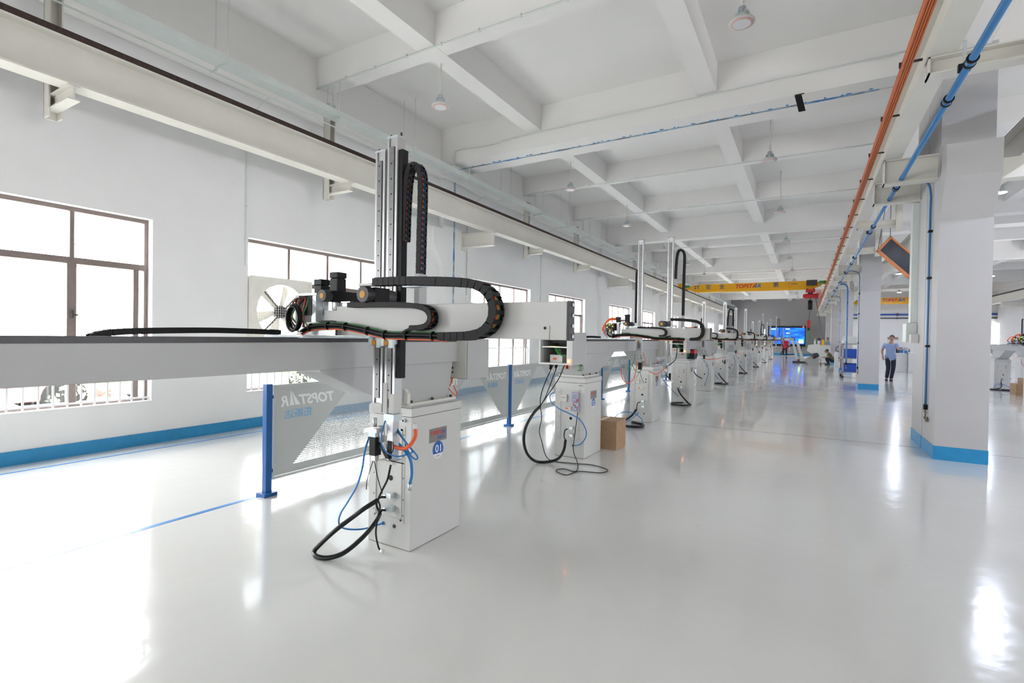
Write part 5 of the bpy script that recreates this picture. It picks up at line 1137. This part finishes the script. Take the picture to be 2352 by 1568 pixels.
def build_far_end():
    # blue screen wall
    t = thing('display_screen', 'large glowing blue screen against the far grey wall', 'screen', (-1.7, 56, 0))
    mb = MB(); mb.box(-3.3, -0.05, 56.05, 56.2, 0.9, 2.9, M_BLACK); part('cabinet', mb, t)
    mb = MB(); mb.face([(-3.22, 56.04, 1.12), (-0.12, 56.04, 1.12), (-0.12, 56.04, 2.72), (-3.22, 56.04, 2.72)], M_SCREEN); part('picture', mb, t)
    mb = MB()
    for x in (-3.0, -0.4): mb.box(x-0.05, x+0.05, 56.06, 56.16, 0, 0.9, M_DARK); mb.box(x-0.1, x+0.1, 55.8, 56.4, 0, 0.03, M_DARK)
    part('stand', mb, t)
    mb = MB(); mb.cyl((-0.25, 56.0, 2.80), (-0.25, 56.04, 2.80), 0.06, M_SCR_R, 12); part('status_light', mb, t, label='red light')
    mb = MB(); 
    MG = mat('green_screen_patch', (0.1, 0.6, 0.1), 0.4, emit=(0.12, 0.85, 0.2), estr=1.2); MY = mat('yellow_screen_patch', (0.6, 0.6, 0.1), 0.4, emit=(0.75, 0.85, 0.25), estr=1.2); MW = mat('pale_screen_patch', (0.5, 0.7, 0.9), 0.4, emit=(0.4, 0.7, 1.0), estr=1.6)
    mb.box(-0.62, -0.22, 56.028, 56.036, 1.42, 1.62, MG); mb.box(-0.62, -0.22, 56.028, 56.036, 1.22, 1.42, MY); mb.box(-1.75, -1.4, 56.028, 56.036, 2.56, 2.64, MW); mb.box(-1.7, -1.4, 56.028, 56.036, 2.15, 2.22, MW); mb.box(-3.0, -2.6, 56.028, 56.036, 2.54, 2.62, MW)
    part('bright_patch', mb, t)
    # small blue beacon light left of the screen
    mb = MB(); mb.box(-3.75, -3.55, 55.6, 55.8, 0, 1.9, M_LGREY); mb.box(-3.76, -3.54, 55.58, 55.6, 1.9, 2.6, M_BLED) if False else mb.box(-3.76, -3.54, 55.58, 55.82, 1.9, 2.55, MW)
    single('beacon_column', mb, 'slim pale column with a glowing blue-white top left of the screen', 'light column', (-3.65, 55.7, 0))
    # robot being lifted: white arm held by slings
    t = thing('robot_arm_unit', 'white jointed robot unit standing under the crane slings', 'robot', (-0.5, 38.2, 0))
    mb = MB(); mb.obox((-0.63, 38.2, 0.85), (0.07, 0, 0.012), (0, 0.08, 0), (-0.16, 0, 0.62), M_WHITE); mb.obox((-0.35, 38.3, 0.85), (0.08, 0, 0.012), (0, 0.08, 0), (-0.17, 0, 0.60), M_WHITE); part('upright', mb, t, 0.02)
    mb = MB(); mb.cyl((-0.82, 38.2, 1.45), (-0.38, 38.2, 0.05), 0.04, M_DARK, 8); mb.cyl((-0.38, 38.2, 0.0), (-0.38, 38.2, 0.25), 0.05, M_RED, 8); part('strut', mb, t)
    mb = MB(); mb.tube([(-0.75, 38.1, 1.2), (-1.1, 38.1, 1.0), (-1.45, 38.1, 0.6), (-1.2, 38.1, 0.5), (-0.7, 38.1, 0.55)], 0.03, M_BLACK, 6, 5); part('cable_loop', mb, t)
    mb = MB(); mb.box(-0.75, 0.0, 38.05, 38.45, 0.0, 0.12, M_DARK); mb.box(-1.4, -0.6, 38.1, 38.3, 0.42, 0.5, M_WHITE); mb.box(-1.4, -1.3, 38.1, 38.3, 0.0, 0.42, M_LGREY); part('base', mb, t)
    # white machine block on a wheeled trolley
    t = thing('tool_trolley', 'low wheeled steel trolley in front of the crouching person', 'trolley', (0.45, 36.4, 0))
    mb = MB(); mb.box(0.0, 0.85, 36.1, 36.7, 0.30, 0.34, M_SHELF); part('deck', mb, t)
    for x in (0.06, 0.80):
        for y in (36.15, 36.62):
            mb = MB(); mb.box(x-0.02, x+0.02, y-0.02, y+0.02, 0.12, 0.3, M_SHELF); mb.cyl((x, y-0.025, 0.065), (x, y+0.025, 0.065), 0.065, M_BARK, 14); part('caster', mb, t)
    t = thing('lifted_machine', 'white boxy machine body with dark motor resting on the trolley', 'machine', (0.4, 36.4, 0.34))
    mb = MB(); mb.prism([(0.05, 0.85), (0.12, 1.22), (0.72, 1.30), (0.86, 0.80), (0.70, 0.60), (0.25, 0.72)], 'y', 36.2, 36.6, M_WHITE); part('housing', mb, t, 0.01)
    mb = MB(); mb.cyl((0.35, 36.15, 0.52), (0.62, 36.3, 0.62), 0.16, M_DARK, 14); mb.box(0.30, 0.75, 36.2, 36.6, 0.342, 0.52, M_LGREY); part('motor', mb, t)
    mb = MB(); mb.cyl((-0.1, 36.3, 0.40), (0.3, 36.3, 0.48), 0.07, M_WHITE, 12); mb.box(0.42, 0.52, 36.3, 36.5, 1.25, 1.62, M_WHITE); mb.box(0.62, 0.74, 36.3, 36.5, 1.28, 1.5, M_WHITE); mb.cyl((0.6, 36.4, 1.55), (0.78, 36.4, 1.62), 0.09, M_DARK, 12); part('head', mb, t)
    t = thing('white_cabinet', 'white rectangular cabinet behind the crouching person', 'cabinet', (1.05, 40, 0))
    mb = MB(); mb.box(0.78, 1.40, 38.9, 39.4, 0.05, 1.22, M_WHITE); part('body', mb, t, 0.01)
    mb = MB(); mb.box(0.76, 1.42, 38.88, 39.42, 1.222, 1.25, M_SHELF); part('top', mb, t)
    # black handle-like pipe loop on the bench
    t = thing('work_bench', 'low pale work bench with bent black pipe rail beside a far pillar', 'bench', (1.9, 34.5, 0))
    mb = MB(); mb.box(1.45, 2.3, 34.2, 34.9, 0.0, 0.85, M_WHITE); part('body', mb, t, 0.01)
    mb = MB(); mb.tube([(1.47, 34.3, 0.97), (1.55, 34.3, 1.15), (1.8, 34.3, 1.22), (2.25, 34.3, 1.22)], 0.02, M_DARK, 8, 5); mb.tube([(1.47, 34.3, 0.97), (1.6, 34.3, 0.92), (2.25, 34.3, 0.92)], 0.02, M_DARK, 8, 5); mb.cyl((2.2, 34.3, 0.85), (2.2, 34.3, 1.22), 0.02, M_DARK, 8); mb.cyl((1.62, 34.3, 0.85), (1.62, 34.3, 0.93), 0.02, M_DARK, 8); part('pipe_rail', mb, t)
build_far_end()

def build_right_bay():
    # wall pipes on the right bay's end wall
    mb = MB(); mb.cyl((2.0, 46.93, 3.55), (XR, 46.93, 3.55), 0.06, mat('bright_blue_pipe', (0.02, 0.10, 0.50), 0.4, noise=0.04), 10)
    for q in range(6): mb.box(2.6+q*1.6, 2.72+q*1.6, 46.86, 47.0, 3.45, 3.65, M_DARK)
    single('wall_pipe', mb, 'blue pipe running level along the right bay end wall', 'pipe', (6.5, 46.93, 3.55))
    mb = MB(); mb.cyl((2.0, 46.93, 3.28), (XR, 46.93, 3.28), 0.04, M_DARK, 10)
    for q in range(6): mb.box(2.6+q*1.6, 2.68+q*1.6, 46.88, 47.0, 3.22, 3.34, M_DARK)
    single('wall_pipe', mb, 'dark grey pipe below the blue one on the end wall', 'pipe', (6.5, 46.93, 3.28))
    # white machines behind the walking man
    t = thing('injection_machine', 'white machine with cluttered silver top behind the walking person', 'machine', (4.6, 31, 0))
    mb = MB(); mb.box(4.35, 5.3, 31.0, 32.2, 0.0, 1.0, M_WHITE); mb.box(3.55, 4.34, 31.2, 32.2, 0.0, 0.95, M_WHITE); part('body', mb, t, 0.02)
    mb = MB()
    for q in range(26): x = random.uniform(3.7, 5.2); s = random.uniform(0.04, 0.12); z = 1.0 if x > 4.36 else 0.95; mb.box(x, x+s, 31.1+random.uniform(0, 0.8), 31.95, z, z+random.uniform(0.05, 0.35), random.choice((M_ALU, M_ZINC, M_DARK, M_WHITE, M_BLUEH)))
    part('fittings', mb, t)
    mb = MB(); mb.box(3.55, 4.0, 31.5, 31.9, 1.30, 1.75, M_WHITE); mb.box(3.56, 3.99, 31.49, 31.5, 1.62, 1.74, M_BARK); mb.box(3.72, 3.8, 31.6, 31.8, 0.95, 1.30, M_DARK); part('head', mb, t)
    mb = MB(); mb.tube([(4.75, 31.3, 1.0), (4.75, 31.3, 1.9), (4.8, 31.3, 2.0), (5.0, 31.3, 2.02)], 0.03, M_BPIPE, 8, 4); part('pipe', mb, t)
    mb = MB(); mb.box(4.0, 4.35, 33.9, 34.4, 0, 0.01, M_BIN); mb.box(4.0, 4.01, 33.9, 34.4, 0.01, 0.25, M_BIN); mb.box(4.34, 4.35, 33.9, 34.4, 0.01, 0.25, M_BIN); mb.box(4.01, 4.34, 33.9, 33.91, 0.01, 0.25, M_BIN); mb.box(4.01, 4.34, 34.39, 34.4, 0.01, 0.25, M_BIN)
    single('storage_bin', mb, 'blue plastic bin on the floor behind the walking person', 'bin', (4.2, 34.1, 0))
    # gantry robot in the right bay, beam across the bay, seen side on
    r = copy_tree(R2); r.location = (5.55, 22.2, 0); r.rotation_euler = (0, 0, 0); r['label'] = 'gantry robot in the right bay, at the right edge of the view'
    r['group'] = 'white gantry robots in the right bay'
    r2 = copy_tree(R2); r2.location = (7.3, 29.5, 0); r2['label'] = 'gantry robot farther back in the right bay'; r2['group'] = 'white gantry robots in the right bay'
build_right_bay()

# ================================================================== EXHAUST FAN
def build_fan():
    t = thing('exhaust_fan', 'square ivory exhaust fan with six blades set in the second window', 'fan', (-7.42, 5.09, 1.3))
    y0, y1, z0, z1 = 4.56, 5.63, 1.28, 2.36; yc, zc = (y0+y1)/2, (z0+z1)/2; xa, xb = -7.50, -7.30
    R = 0.44
    # front plate with a round hole
    mb = MB(); i = mb.mi(M_FANW); n = 48; 
    def sq(a):
        c, s = math.cos(a), math.sin(a); k = (y1-y0)/2/max(abs(c), abs(s)); return (yc+c*k, zc+s*k)
    rin = [(yc+R*math.cos(2*PI*q/n), zc+R*math.sin(2*PI*q/n)) for q in range(n)]; rout = [sq(2*PI*q/n) for q in range(n)]
    def vv(x, p): return mb.bm.verts.new((x, p[0], p[1]))
    A = [vv(xb-0.03, p) for p in rout]; B = [vv(xb-0.03, p) for p in rin]; C = [vv(xa, p) for p in rin]; D_ = [vv(xa, p) for p in rout]
    for q in range(n):
        w = (q+1) % n
        for f in ((A[q], A[w], B[w], B[q]), (B[q], B[w], C[w], C[q]), (A[w], A[q], D_[q], D_[w])): mb.bm.faces.new(f).material_index = i
    for a0, a1, b0, b1 in ((y0, y1, z0, z0+0.04), (y0, y1, z1-0.04, z1), (y0, y0+0.04, z0+0.04, z1-0.04), (y1-0.04, y1, z0+0.04, z1-0.04)): mb.box(xb-0.032, xb, a0, a1, b0, b1, M_FANW)
    part('housing', mb, t)
    for q in range(6):
        a = q*PI/3+0.2; mb = MB(); d = Vector((0, math.cos(a), math.sin(a))); e = Vector((0, -math.sin(a), math.cos(a)))
        c = Vector((xa+0.08, yc, zc)); pts = [c+d*0.08-e*0.03, c+d*0.08+e*0.03, c+d*0.41+e*0.10+Vector((0.05, 0, 0)), c+d*0.42-e*0.07-Vector((0.03, 0, 0))]
        v1 = [mb.bm.verts.new(p) for p in pts]; v2 = [mb.bm.verts.new(p+Vector((0.006, 0, 0))) for p in pts]; i = mb.mi(M_FANW)
        mb.bm.faces.new(v1).material_index = i; mb.bm.faces.new(v2[::-1]).material_index = i
        for k in range(4): mb.bm.faces.new((v1[k], v1[(k+1) % 4], v2[(k+1) % 4], v2[k])).material_index = i
        part('blade', mb, t)
    mb = MB(); mb.cyl((xa+0.03, yc, zc), (xa+0.14, yc, zc), 0.10, M_DARK, 24); part('hub', mb, t)
    mb = MB()
    for s in ((-1, -1), (-1, 1), (1, -1), (1, 1)): mb.cyl((xb-0.045, yc, zc), (xb-0.045, yc+s[0]*0.5, zc+s[1]*0.5), 0.014, M_DARK, 8)
    part('strut', mb, t)
    mb = MB()
    q = -R
    while q <= R:
        h = math.sqrt(max(0, R*R-q*q)); mb.cyl((xb-0.022, yc+q, zc-h), (xb-0.022, yc+q, zc+h), 0.0022, M_FANW, 4); mb.cyl((xb-0.022, yc-h, zc+q), (xb-0.022, yc+h, zc+q), 0.0022, M_FANW, 4); q += 0.04
    part('wire_guard', mb, t)
    mb = MB()
    for k in range(9): z = zc-0.42+k*0.105; mb.obox((xa-0.015, yc, z), (0.012, 0, 0.02), (0, 0.46, 0), (0.0005, 0, -0.0005), M_FANW)
    part('shutter', mb, t)
build_fan()

# ================================================================== OUTSIDE THE WINDOWS
def build_outside():
    mb = MB(); mb.box(-60, XL-0.27, -30, 80, -0.15, -0.02, M_PAVE); o = struct('floor_outside', mb); 
    def car(lab, y, x, m):
        t = thing('parked_car', lab, 'car', (x, y, -0.02))
        mb = MB(); prof = [(y-2.1, 0.25), (y+2.1, 0.25), (y+2.15, 0.55), (y+2.0, 0.8), (y+1.25, 0.9), (y+0.75, 1.36), (y-0.9, 1.38), (y-1.6, 0.95), (y-2.1, 0.85), (y-2.18, 0.5)]
        mb.prism(prof, 'x', x-0.85, x+0.85, m); part('body', mb, t, 0.05)
        mb = MB(); mb.prism([(y+1.1, 0.93), (y+0.70, 1.30), (y-0.85, 1.31), (y-1.45, 0.96)], 'x', x-0.86, x+0.86, M_GLASSD); part('side_window', mb, t)
        for a in (-1.35, 1.35):
            for s in (-1, 1): mb = MB(); mb.cyl((x+s*0.70, y+a, 0.30), (x+s*0.87, y+a, 0.30), 0.32, M_TYRE, 20); part('wheel', mb, t)
    car('red car parked outside the nearest window', 2.2, -12.0, M_CAR); car('blue-grey car parked outside between the first windows', 6.6, -11.6, M_CARG)
    car('dark grey car parked outside the first window, wall side', -3.5, -11.5, M_CARG)
    def bush(lab, x, y, r, g):
        mb = MB()
        for q in range(420):
            a, b, rr = random.uniform(0, 2*PI), random.uniform(0, PI/2), r*random.uniform(0.5, 1)**0.5
            c = Vector((x+rr*math.cos(a)*math.cos(b), y+rr*math.sin(a)*math.cos(b), rr*math.sin(b)*0.9)); s = random.uniform(0.03, 0.07)
            u = Vector([random.uniform(-1, 1) for _ in range(3)]).normalized(); w = u.orthogonal().normalized()
            mb.face([c-u*s, c+w*s*0.5, c+u*s, c-w*s*0.5], M_LEAF)
        single('shrub', mb, lab, 'shrub', (x, y, -0.02), g)
    bush('low green shrub outside the lower right of the first window', -9.2, 3.5, 0.95, None); bush('low green shrub outside below the exhaust fan window', -9.3, 6.6, 0.95, None)
    bush('low green shrub outside the left part of the first window', -10.2, 1.2, 0.85, None)
    mb = MB(); mb.cyl((-11.0, 4.1, -0.02), (-11.0, 4.1, 2.0), 0.07, M_BARK, 8); mb.cyl((-11.0, 4.1, 1.4), (-11.3, 4.3, 2.3), 0.03, M_BARK, 6)
    t = thing('young_tree', 'slim young tree with thin crown outside the first window', 'tree', (-11.0, 4.1, -0.02)); part('trunk', mb, t)
    mb = MB()
    for q in range(260):
        c = Vector((-11.05+random.gauss(0, 0.28), 4.1+random.gauss(0, 0.3), 2.5+random.gauss(0, 0.32))); s = random.uniform(0.03, 0.06); u = Vector([random.uniform(-1, 1) for _ in range(3)]).normalized(); w = u.orthogonal().normalized()
        mb.face([c-u*s, c+w*s*0.5, c+u*s, c-w*s*0.5], M_LEAF)
    part('crown', mb, t)
    # canopy outside the fan window
    t = thing('outdoor_canopy', 'ribbed sheet canopy on posts seen outside above the exhaust fan', 'canopy', (-12, 9, 0))
    mb = MB()
    for k in range(26): x = -15+k*0.26; mb.box(x, x+0.14, 6.2, 26, 4.3+0.012*k, 4.36+0.012*k, M_ROOFB)
    part('roof_sheet', mb, t)
    mb = MB()
    for y in (6.3, 12.8, 19.3, 25.8): mb.box(-14.9, -8.3, y-0.06, y+0.06, 4.18, 4.29, M_WHITE)
    part('rafter', mb, t)
    for y in (6.3, 12.8, 19.3, 25.8):
        mb = MB(); mb.cyl((-14.6, y, -0.02), (-14.6, y, 4.2), 0.06, M_WHITE, 10); part('post', mb, t)
build_outside()

# ================================================================== PEOPLE
def skin_mesh(name, nodes, edges, m, parent, sub=2, root=0):
    """nodes: {key: (co, (rx, ry))}; grows one continuous surface along the edges"""
    keys = list(nodes); me = bpy.data.meshes.new(name)
    me.from_pydata([nodes[k][0] for k in keys], [(keys.index(a), keys.index(b)) for a, b in edges], [])
    o = bpy.data.objects.new(name, me); COL.objects.link(o)
    s = o.modifiers.new('skin', 'SKIN'); s.use_smooth_shade = True
    for k, key in enumerate(keys):
        d = me.skin_vertices[0].data[k]; d.radius = nodes[key][1]; d.use_root = (k == root)
    b = o.modifiers.new('sub', 'SUBSURF'); b.levels = sub; b.render_levels = sub
    dg = bpy.context.evaluated_depsgraph_get(); fin = bpy.data.meshes.new_from_object(o.evaluated_get(dg))
    for p in fin.polygons: p.use_smooth = True
    bpy.data.objects.remove(o); fin.materials.clear(); fin.materials.append(m)
    ob = bpy.data.objects.new(name, fin); COL.objects.link(ob)
    off = org(parent); fin.transform(Matrix.Translation(-off)); ob.parent = parent
    return ob
def person(label, loc, J, face, shirt, pants, hair=M_HAIR, cap=None, sleeves=True):
    """J: joints in metres relative to loc, x right y away z up; face: direction looked at"""
    L = Vector(loc); t = thing('person', label, 'person', loc)
    P = {k: L+Vector(v) for k, v in J.items()}
    N = {'pelvis': (P['pelvis'], (0.125, 0.10)), 'waist': (P['waist'], (0.115, 0.09)), 'chest': (P['chest'], (0.145, 0.105)), 'neck0': (P['neck'], (0.06, 0.06)), 'head0': (P['head']-Vector((0, 0, 0.06)), (0.055, 0.06))}
    E = [('pelvis', 'waist'), ('waist', 'chest'), ('chest', 'neck0'), ('neck0', 'head0')]
    for s in 'lr':
        N['sh'+s] = (P['sh'+s], (0.06, 0.06)); N['el'+s] = (P['el'+s], (0.042, 0.042)); N['wr'+s] = (P['wr'+s], (0.028, 0.022)); E += [('chest', 'sh'+s), ('sh'+s, 'el'+s), ('el'+s, 'wr'+s)]
        d = (P['wr'+s]-P['el'+s]).normalized(); side = d.cross(Vector((0, 0, 1))); side = side.normalized() if side.length > 0.2 else d.cross(Vector((0, 1, 0))).normalized(); nrm = side.cross(d)
        palm = P['wr'+s]+d*0.075; N['pm'+s] = (palm, (0.034, 0.016)); E.append(('wr'+s, 'pm'+s))
        for q in range(4):
            b = palm+side*(q-1.5)*0.018+d*0.015; ln = (0.055, 0.066, 0.062, 0.048)[q]
            N['f%s%da' % (s, q)] = (b+d*ln*0.5+nrm*0.004, (0.0085, 0.0085)); N['f%s%db' % (s, q)] = (b+d*ln+nrm*0.016, (0.0075, 0.0075)); E += [('pm'+s, 'f%s%da' % (s, q)), ('f%s%da' % (s, q), 'f%s%db' % (s, q))]
        th = P['wr'+s]+d*0.03+side*0.035; N['t'+s+'a'] = (th, (0.011, 0.011)); N['t'+s+'b'] = (th+d*0.035+side*0.012, (0.009, 0.009)); E += [('wr'+s, 't'+s+'a'), ('t'+s+'a', 't'+s+'b')]
        N['hip'+s] = (P['hip'+s], (0.085, 0.085)); N['kn'+s] = (P['kn'+s], (0.055, 0.055)); N['an'+s] = (P['an'+s], (0.038, 0.038)); N['to'+s] = (P['to'+s], (0.042, 0.026))
        E += [('pelvis', 'hip'+s), ('hip'+s, 'kn'+s), ('kn'+s, 'an'+s), ('an'+s, 'to'+s)]
    body = skin_mesh('body', N, E, M_SKIN, t)
    # head with face
    H = P['head']; F = Vector(face).normalized(); S = F.cross(Vector((0, 0, 1))).normalized()
    mb = MB(); mb.sphere(H, 0.1, M_SKIN, (0.80, 0.92, 1.18), 20); mb.sphere(H+F*0.02-Vector((0, 0, 0.06)), 0.065, M_SKIN, (0.9, 0.95, 0.9), 14)
    mb.cyl(H+F*0.085+Vector((0, 0, 0.012)), H+F*0.112-Vector((0, 0, 0.02)), 0.007, M_SKIN, 8, 0.014)
    for s in (-1, 1):
        mb.sphere(H+F*0.083+S*0.032*s+Vector((0, 0, 0.012)), 0.011, M_EYE, n=8); mb.sphere(H+S*0.083*s, 0.024, M_SKIN, (0.5, 0.7, 1.1), 8)
        mb.obox(H+F*0.089+S*0.032*s+Vector((0, 0, 0.032)), S*0.016, F*0.004, Vector((0, 0, 0.003)), M_HAIR)
    mb.obox(H+F*0.082-Vector((0, 0, 0.05)), S*0.022, F*0.006, Vector((0, 0, 0.005)), M_LIP)
    hd = part('head', mb, t)
    mb = MB(); mb.sphere(H-F*0.018+Vector((0, 0, 0.03)), 0.108, cap or hair, (0.82, 0.92, 1.02), 18)
    if cap: mb.obox(H+F*0.11+Vector((0, 0, 0.055)), S*0.07, F*0.05, Vector((0, 0, 0.006)), cap)
    part('hair' if not cap else 'cap', mb, hd)
    # shirt: torso and short sleeves
    N2 = {'hem': (P['pelvis']-(P['chest']-P['pelvis']).normalized()*0.13, (0.165, 0.138)), 'pelvis': (P['pelvis']+Vector((0, 0, 0.02)), (0.155, 0.13)), 'waist': (P['waist'], (0.148, 0.118)), 'chest': (P['chest'], (0.168, 0.128)), 'neckb': (P['neck']-Vector((0, 0, 0.05)), (0.085, 0.085))}
    E2 = [('hem', 'pelvis'), ('pelvis', 'waist'), ('waist', 'chest'), ('chest', 'neckb')]
    for s in 'lr':
        N2['sh'+s] = (P['sh'+s], (0.068, 0.068)); N2['el'+s] = (P['sh'+s].lerp(P['el'+s], 0.7), (0.060, 0.060)); E2 += [('chest', 'sh'+s), ('sh'+s, 'el'+s)]
    for s, sg in (('l', -1), ('r', 1)):
        hx = P['hip'+s]-P['pelvis']; hx.z = 0
        N2['hm'+s] = (P['pelvis']+hx*1.0-Vector((0, 0, 0.07)), (0.100, 0.135)); E2.append(('pelvis', 'hm'+s))
    skin_mesh('shirt', N2, E2, shirt, t)
    N3 = {'pelvis': (P['pelvis']-Vector((0, 0, 0.05)), (0.120, 0.100))}; E3 = []
    for s in 'lr':
        N3['hip'+s] = (P['hip'+s], (0.10, 0.10)); N3['kn'+s] = (P['kn'+s], (0.075, 0.075)); N3['an'+s] = (P['an'+s]+(P['kn'+s]-P['an'+s]).normalized()*-0.01, (0.062, 0.062)); E3 += [('pelvis', 'hip'+s), ('hip'+s, 'kn'+s), ('kn'+s, 'an'+s)]
    skin_mesh('trousers', N3, E3, pants, t)
    for s in 'lr':
        mb = MB(); a, b = P['an'+s], P['to'+s]; d = (b-a); d.z = 0; d.normalize(); w = Vector((-d.y, d.x, 0)); zf = L.z
        c = Vector((a.x, a.y, zf+0.04))+d*0.07; mb.obox(c, d*0.13, w*0.045, Vector((0, 0, 0.038)), M_SHOE); part('shoe', mb, t, 0.02)
    return t
stand = dict(pelvis=(0, 0, 0.93), waist=(0, 0, 1.08), chest=(0, 0, 1.30), neck=(0, 0, 1.47), head=(0, 0, 1.60), shl=(-0.19, 0, 1.40), shr=(0.19, 0, 1.40), ell=(-0.25, 0.03, 1.12), elr=(0.25, 0.03, 1.12), wrl=(-0.26, -0.05, 0.88), wrr=(0.26, -0.05, 0.88),
             hipl=(-0.095, 0, 0.88), hipr=(0.095, 0, 0.88), knl=(-0.11, 0, 0.48), knr=(0.11, 0, 0.48), anl=(-0.12, 0.02, 0.08), anr=(0.12, 0.02, 0.08), tol=(-0.14, -0.12, 0.03), tor=(0.14, -0.12, 0.03))
walk = dict(stand); walk.update(pelvis=(0.0, 0, 0.94), head=(0.02, -0.03, 1.63), ell=(-0.27, 0.08, 1.14), wrl=(-0.24, -0.02, 0.92), elr=(0.20, -0.14, 1.22), wrr=(0.34, -0.28, 1.24), shr=(0.19, -0.02, 1.42), knl=(-0.07, -0.06, 0.50), anl=(-0.10, 0.10, 0.10), knr=(0.08, -0.08, 0.50), anr=(0.02, -0.02, 0.08), tol=(-0.12, -0.05, 0.03), tor=(0.02, -0.18, 0.03), hipr=(0.09, 0, 0.88))
person('person in a light blue shirt and dark trousers walking beyond the pillars', (2.80, 23.8, 0), walk, (-0.4, -0.9, 0), M_SHIRTB, M_PANTS)
person('person in a red shirt standing before the blue screen', (-1.48, 46.5, 0), stand, (0, -1, 0), M_SHIRTR, M_PANTS)
squat = dict(pelvis=(0.10, 0, 0.32), waist=(0.06, 0, 0.45), chest=(-0.04, 0, 0.62), neck=(-0.12, 0, 0.76), head=(-0.20, 0, 0.85), shl=(-0.06, -0.18, 0.70), shr=(-0.06, 0.18, 0.70), ell=(-0.20, -0.24, 0.48), elr=(-0.20, 0.22, 0.48), wrl=(-0.40, -0.14, 0.46), wrr=(-0.40, 0.14, 0.46),
             hipl=(0.08, -0.10, 0.30), hipr=(0.08, 0.10, 0.30), knl=(-0.26, -0.18, 0.46), knr=(-0.22, 0.20, 0.44), anl=(-0.10, -0.16, 0.08), anr=(-0.05, 0.18, 0.08), tol=(-0.28, -0.18, 0.03), tor=(-0.22, 0.20, 0.03))
person('person in an olive shirt and dark cap crouching beside the trolley', (1.32, 36.6, 0), squat, (-0.9, -0.1, -0.35), M_OLIVE, M_PANTS, cap=M_HAIR)
person('distant person in a light blue shirt standing behind the white cabinet', (1.30, 41.5, 0), stand, (-0.5, -1, 0), M_SHIRTB, M_PANTS)
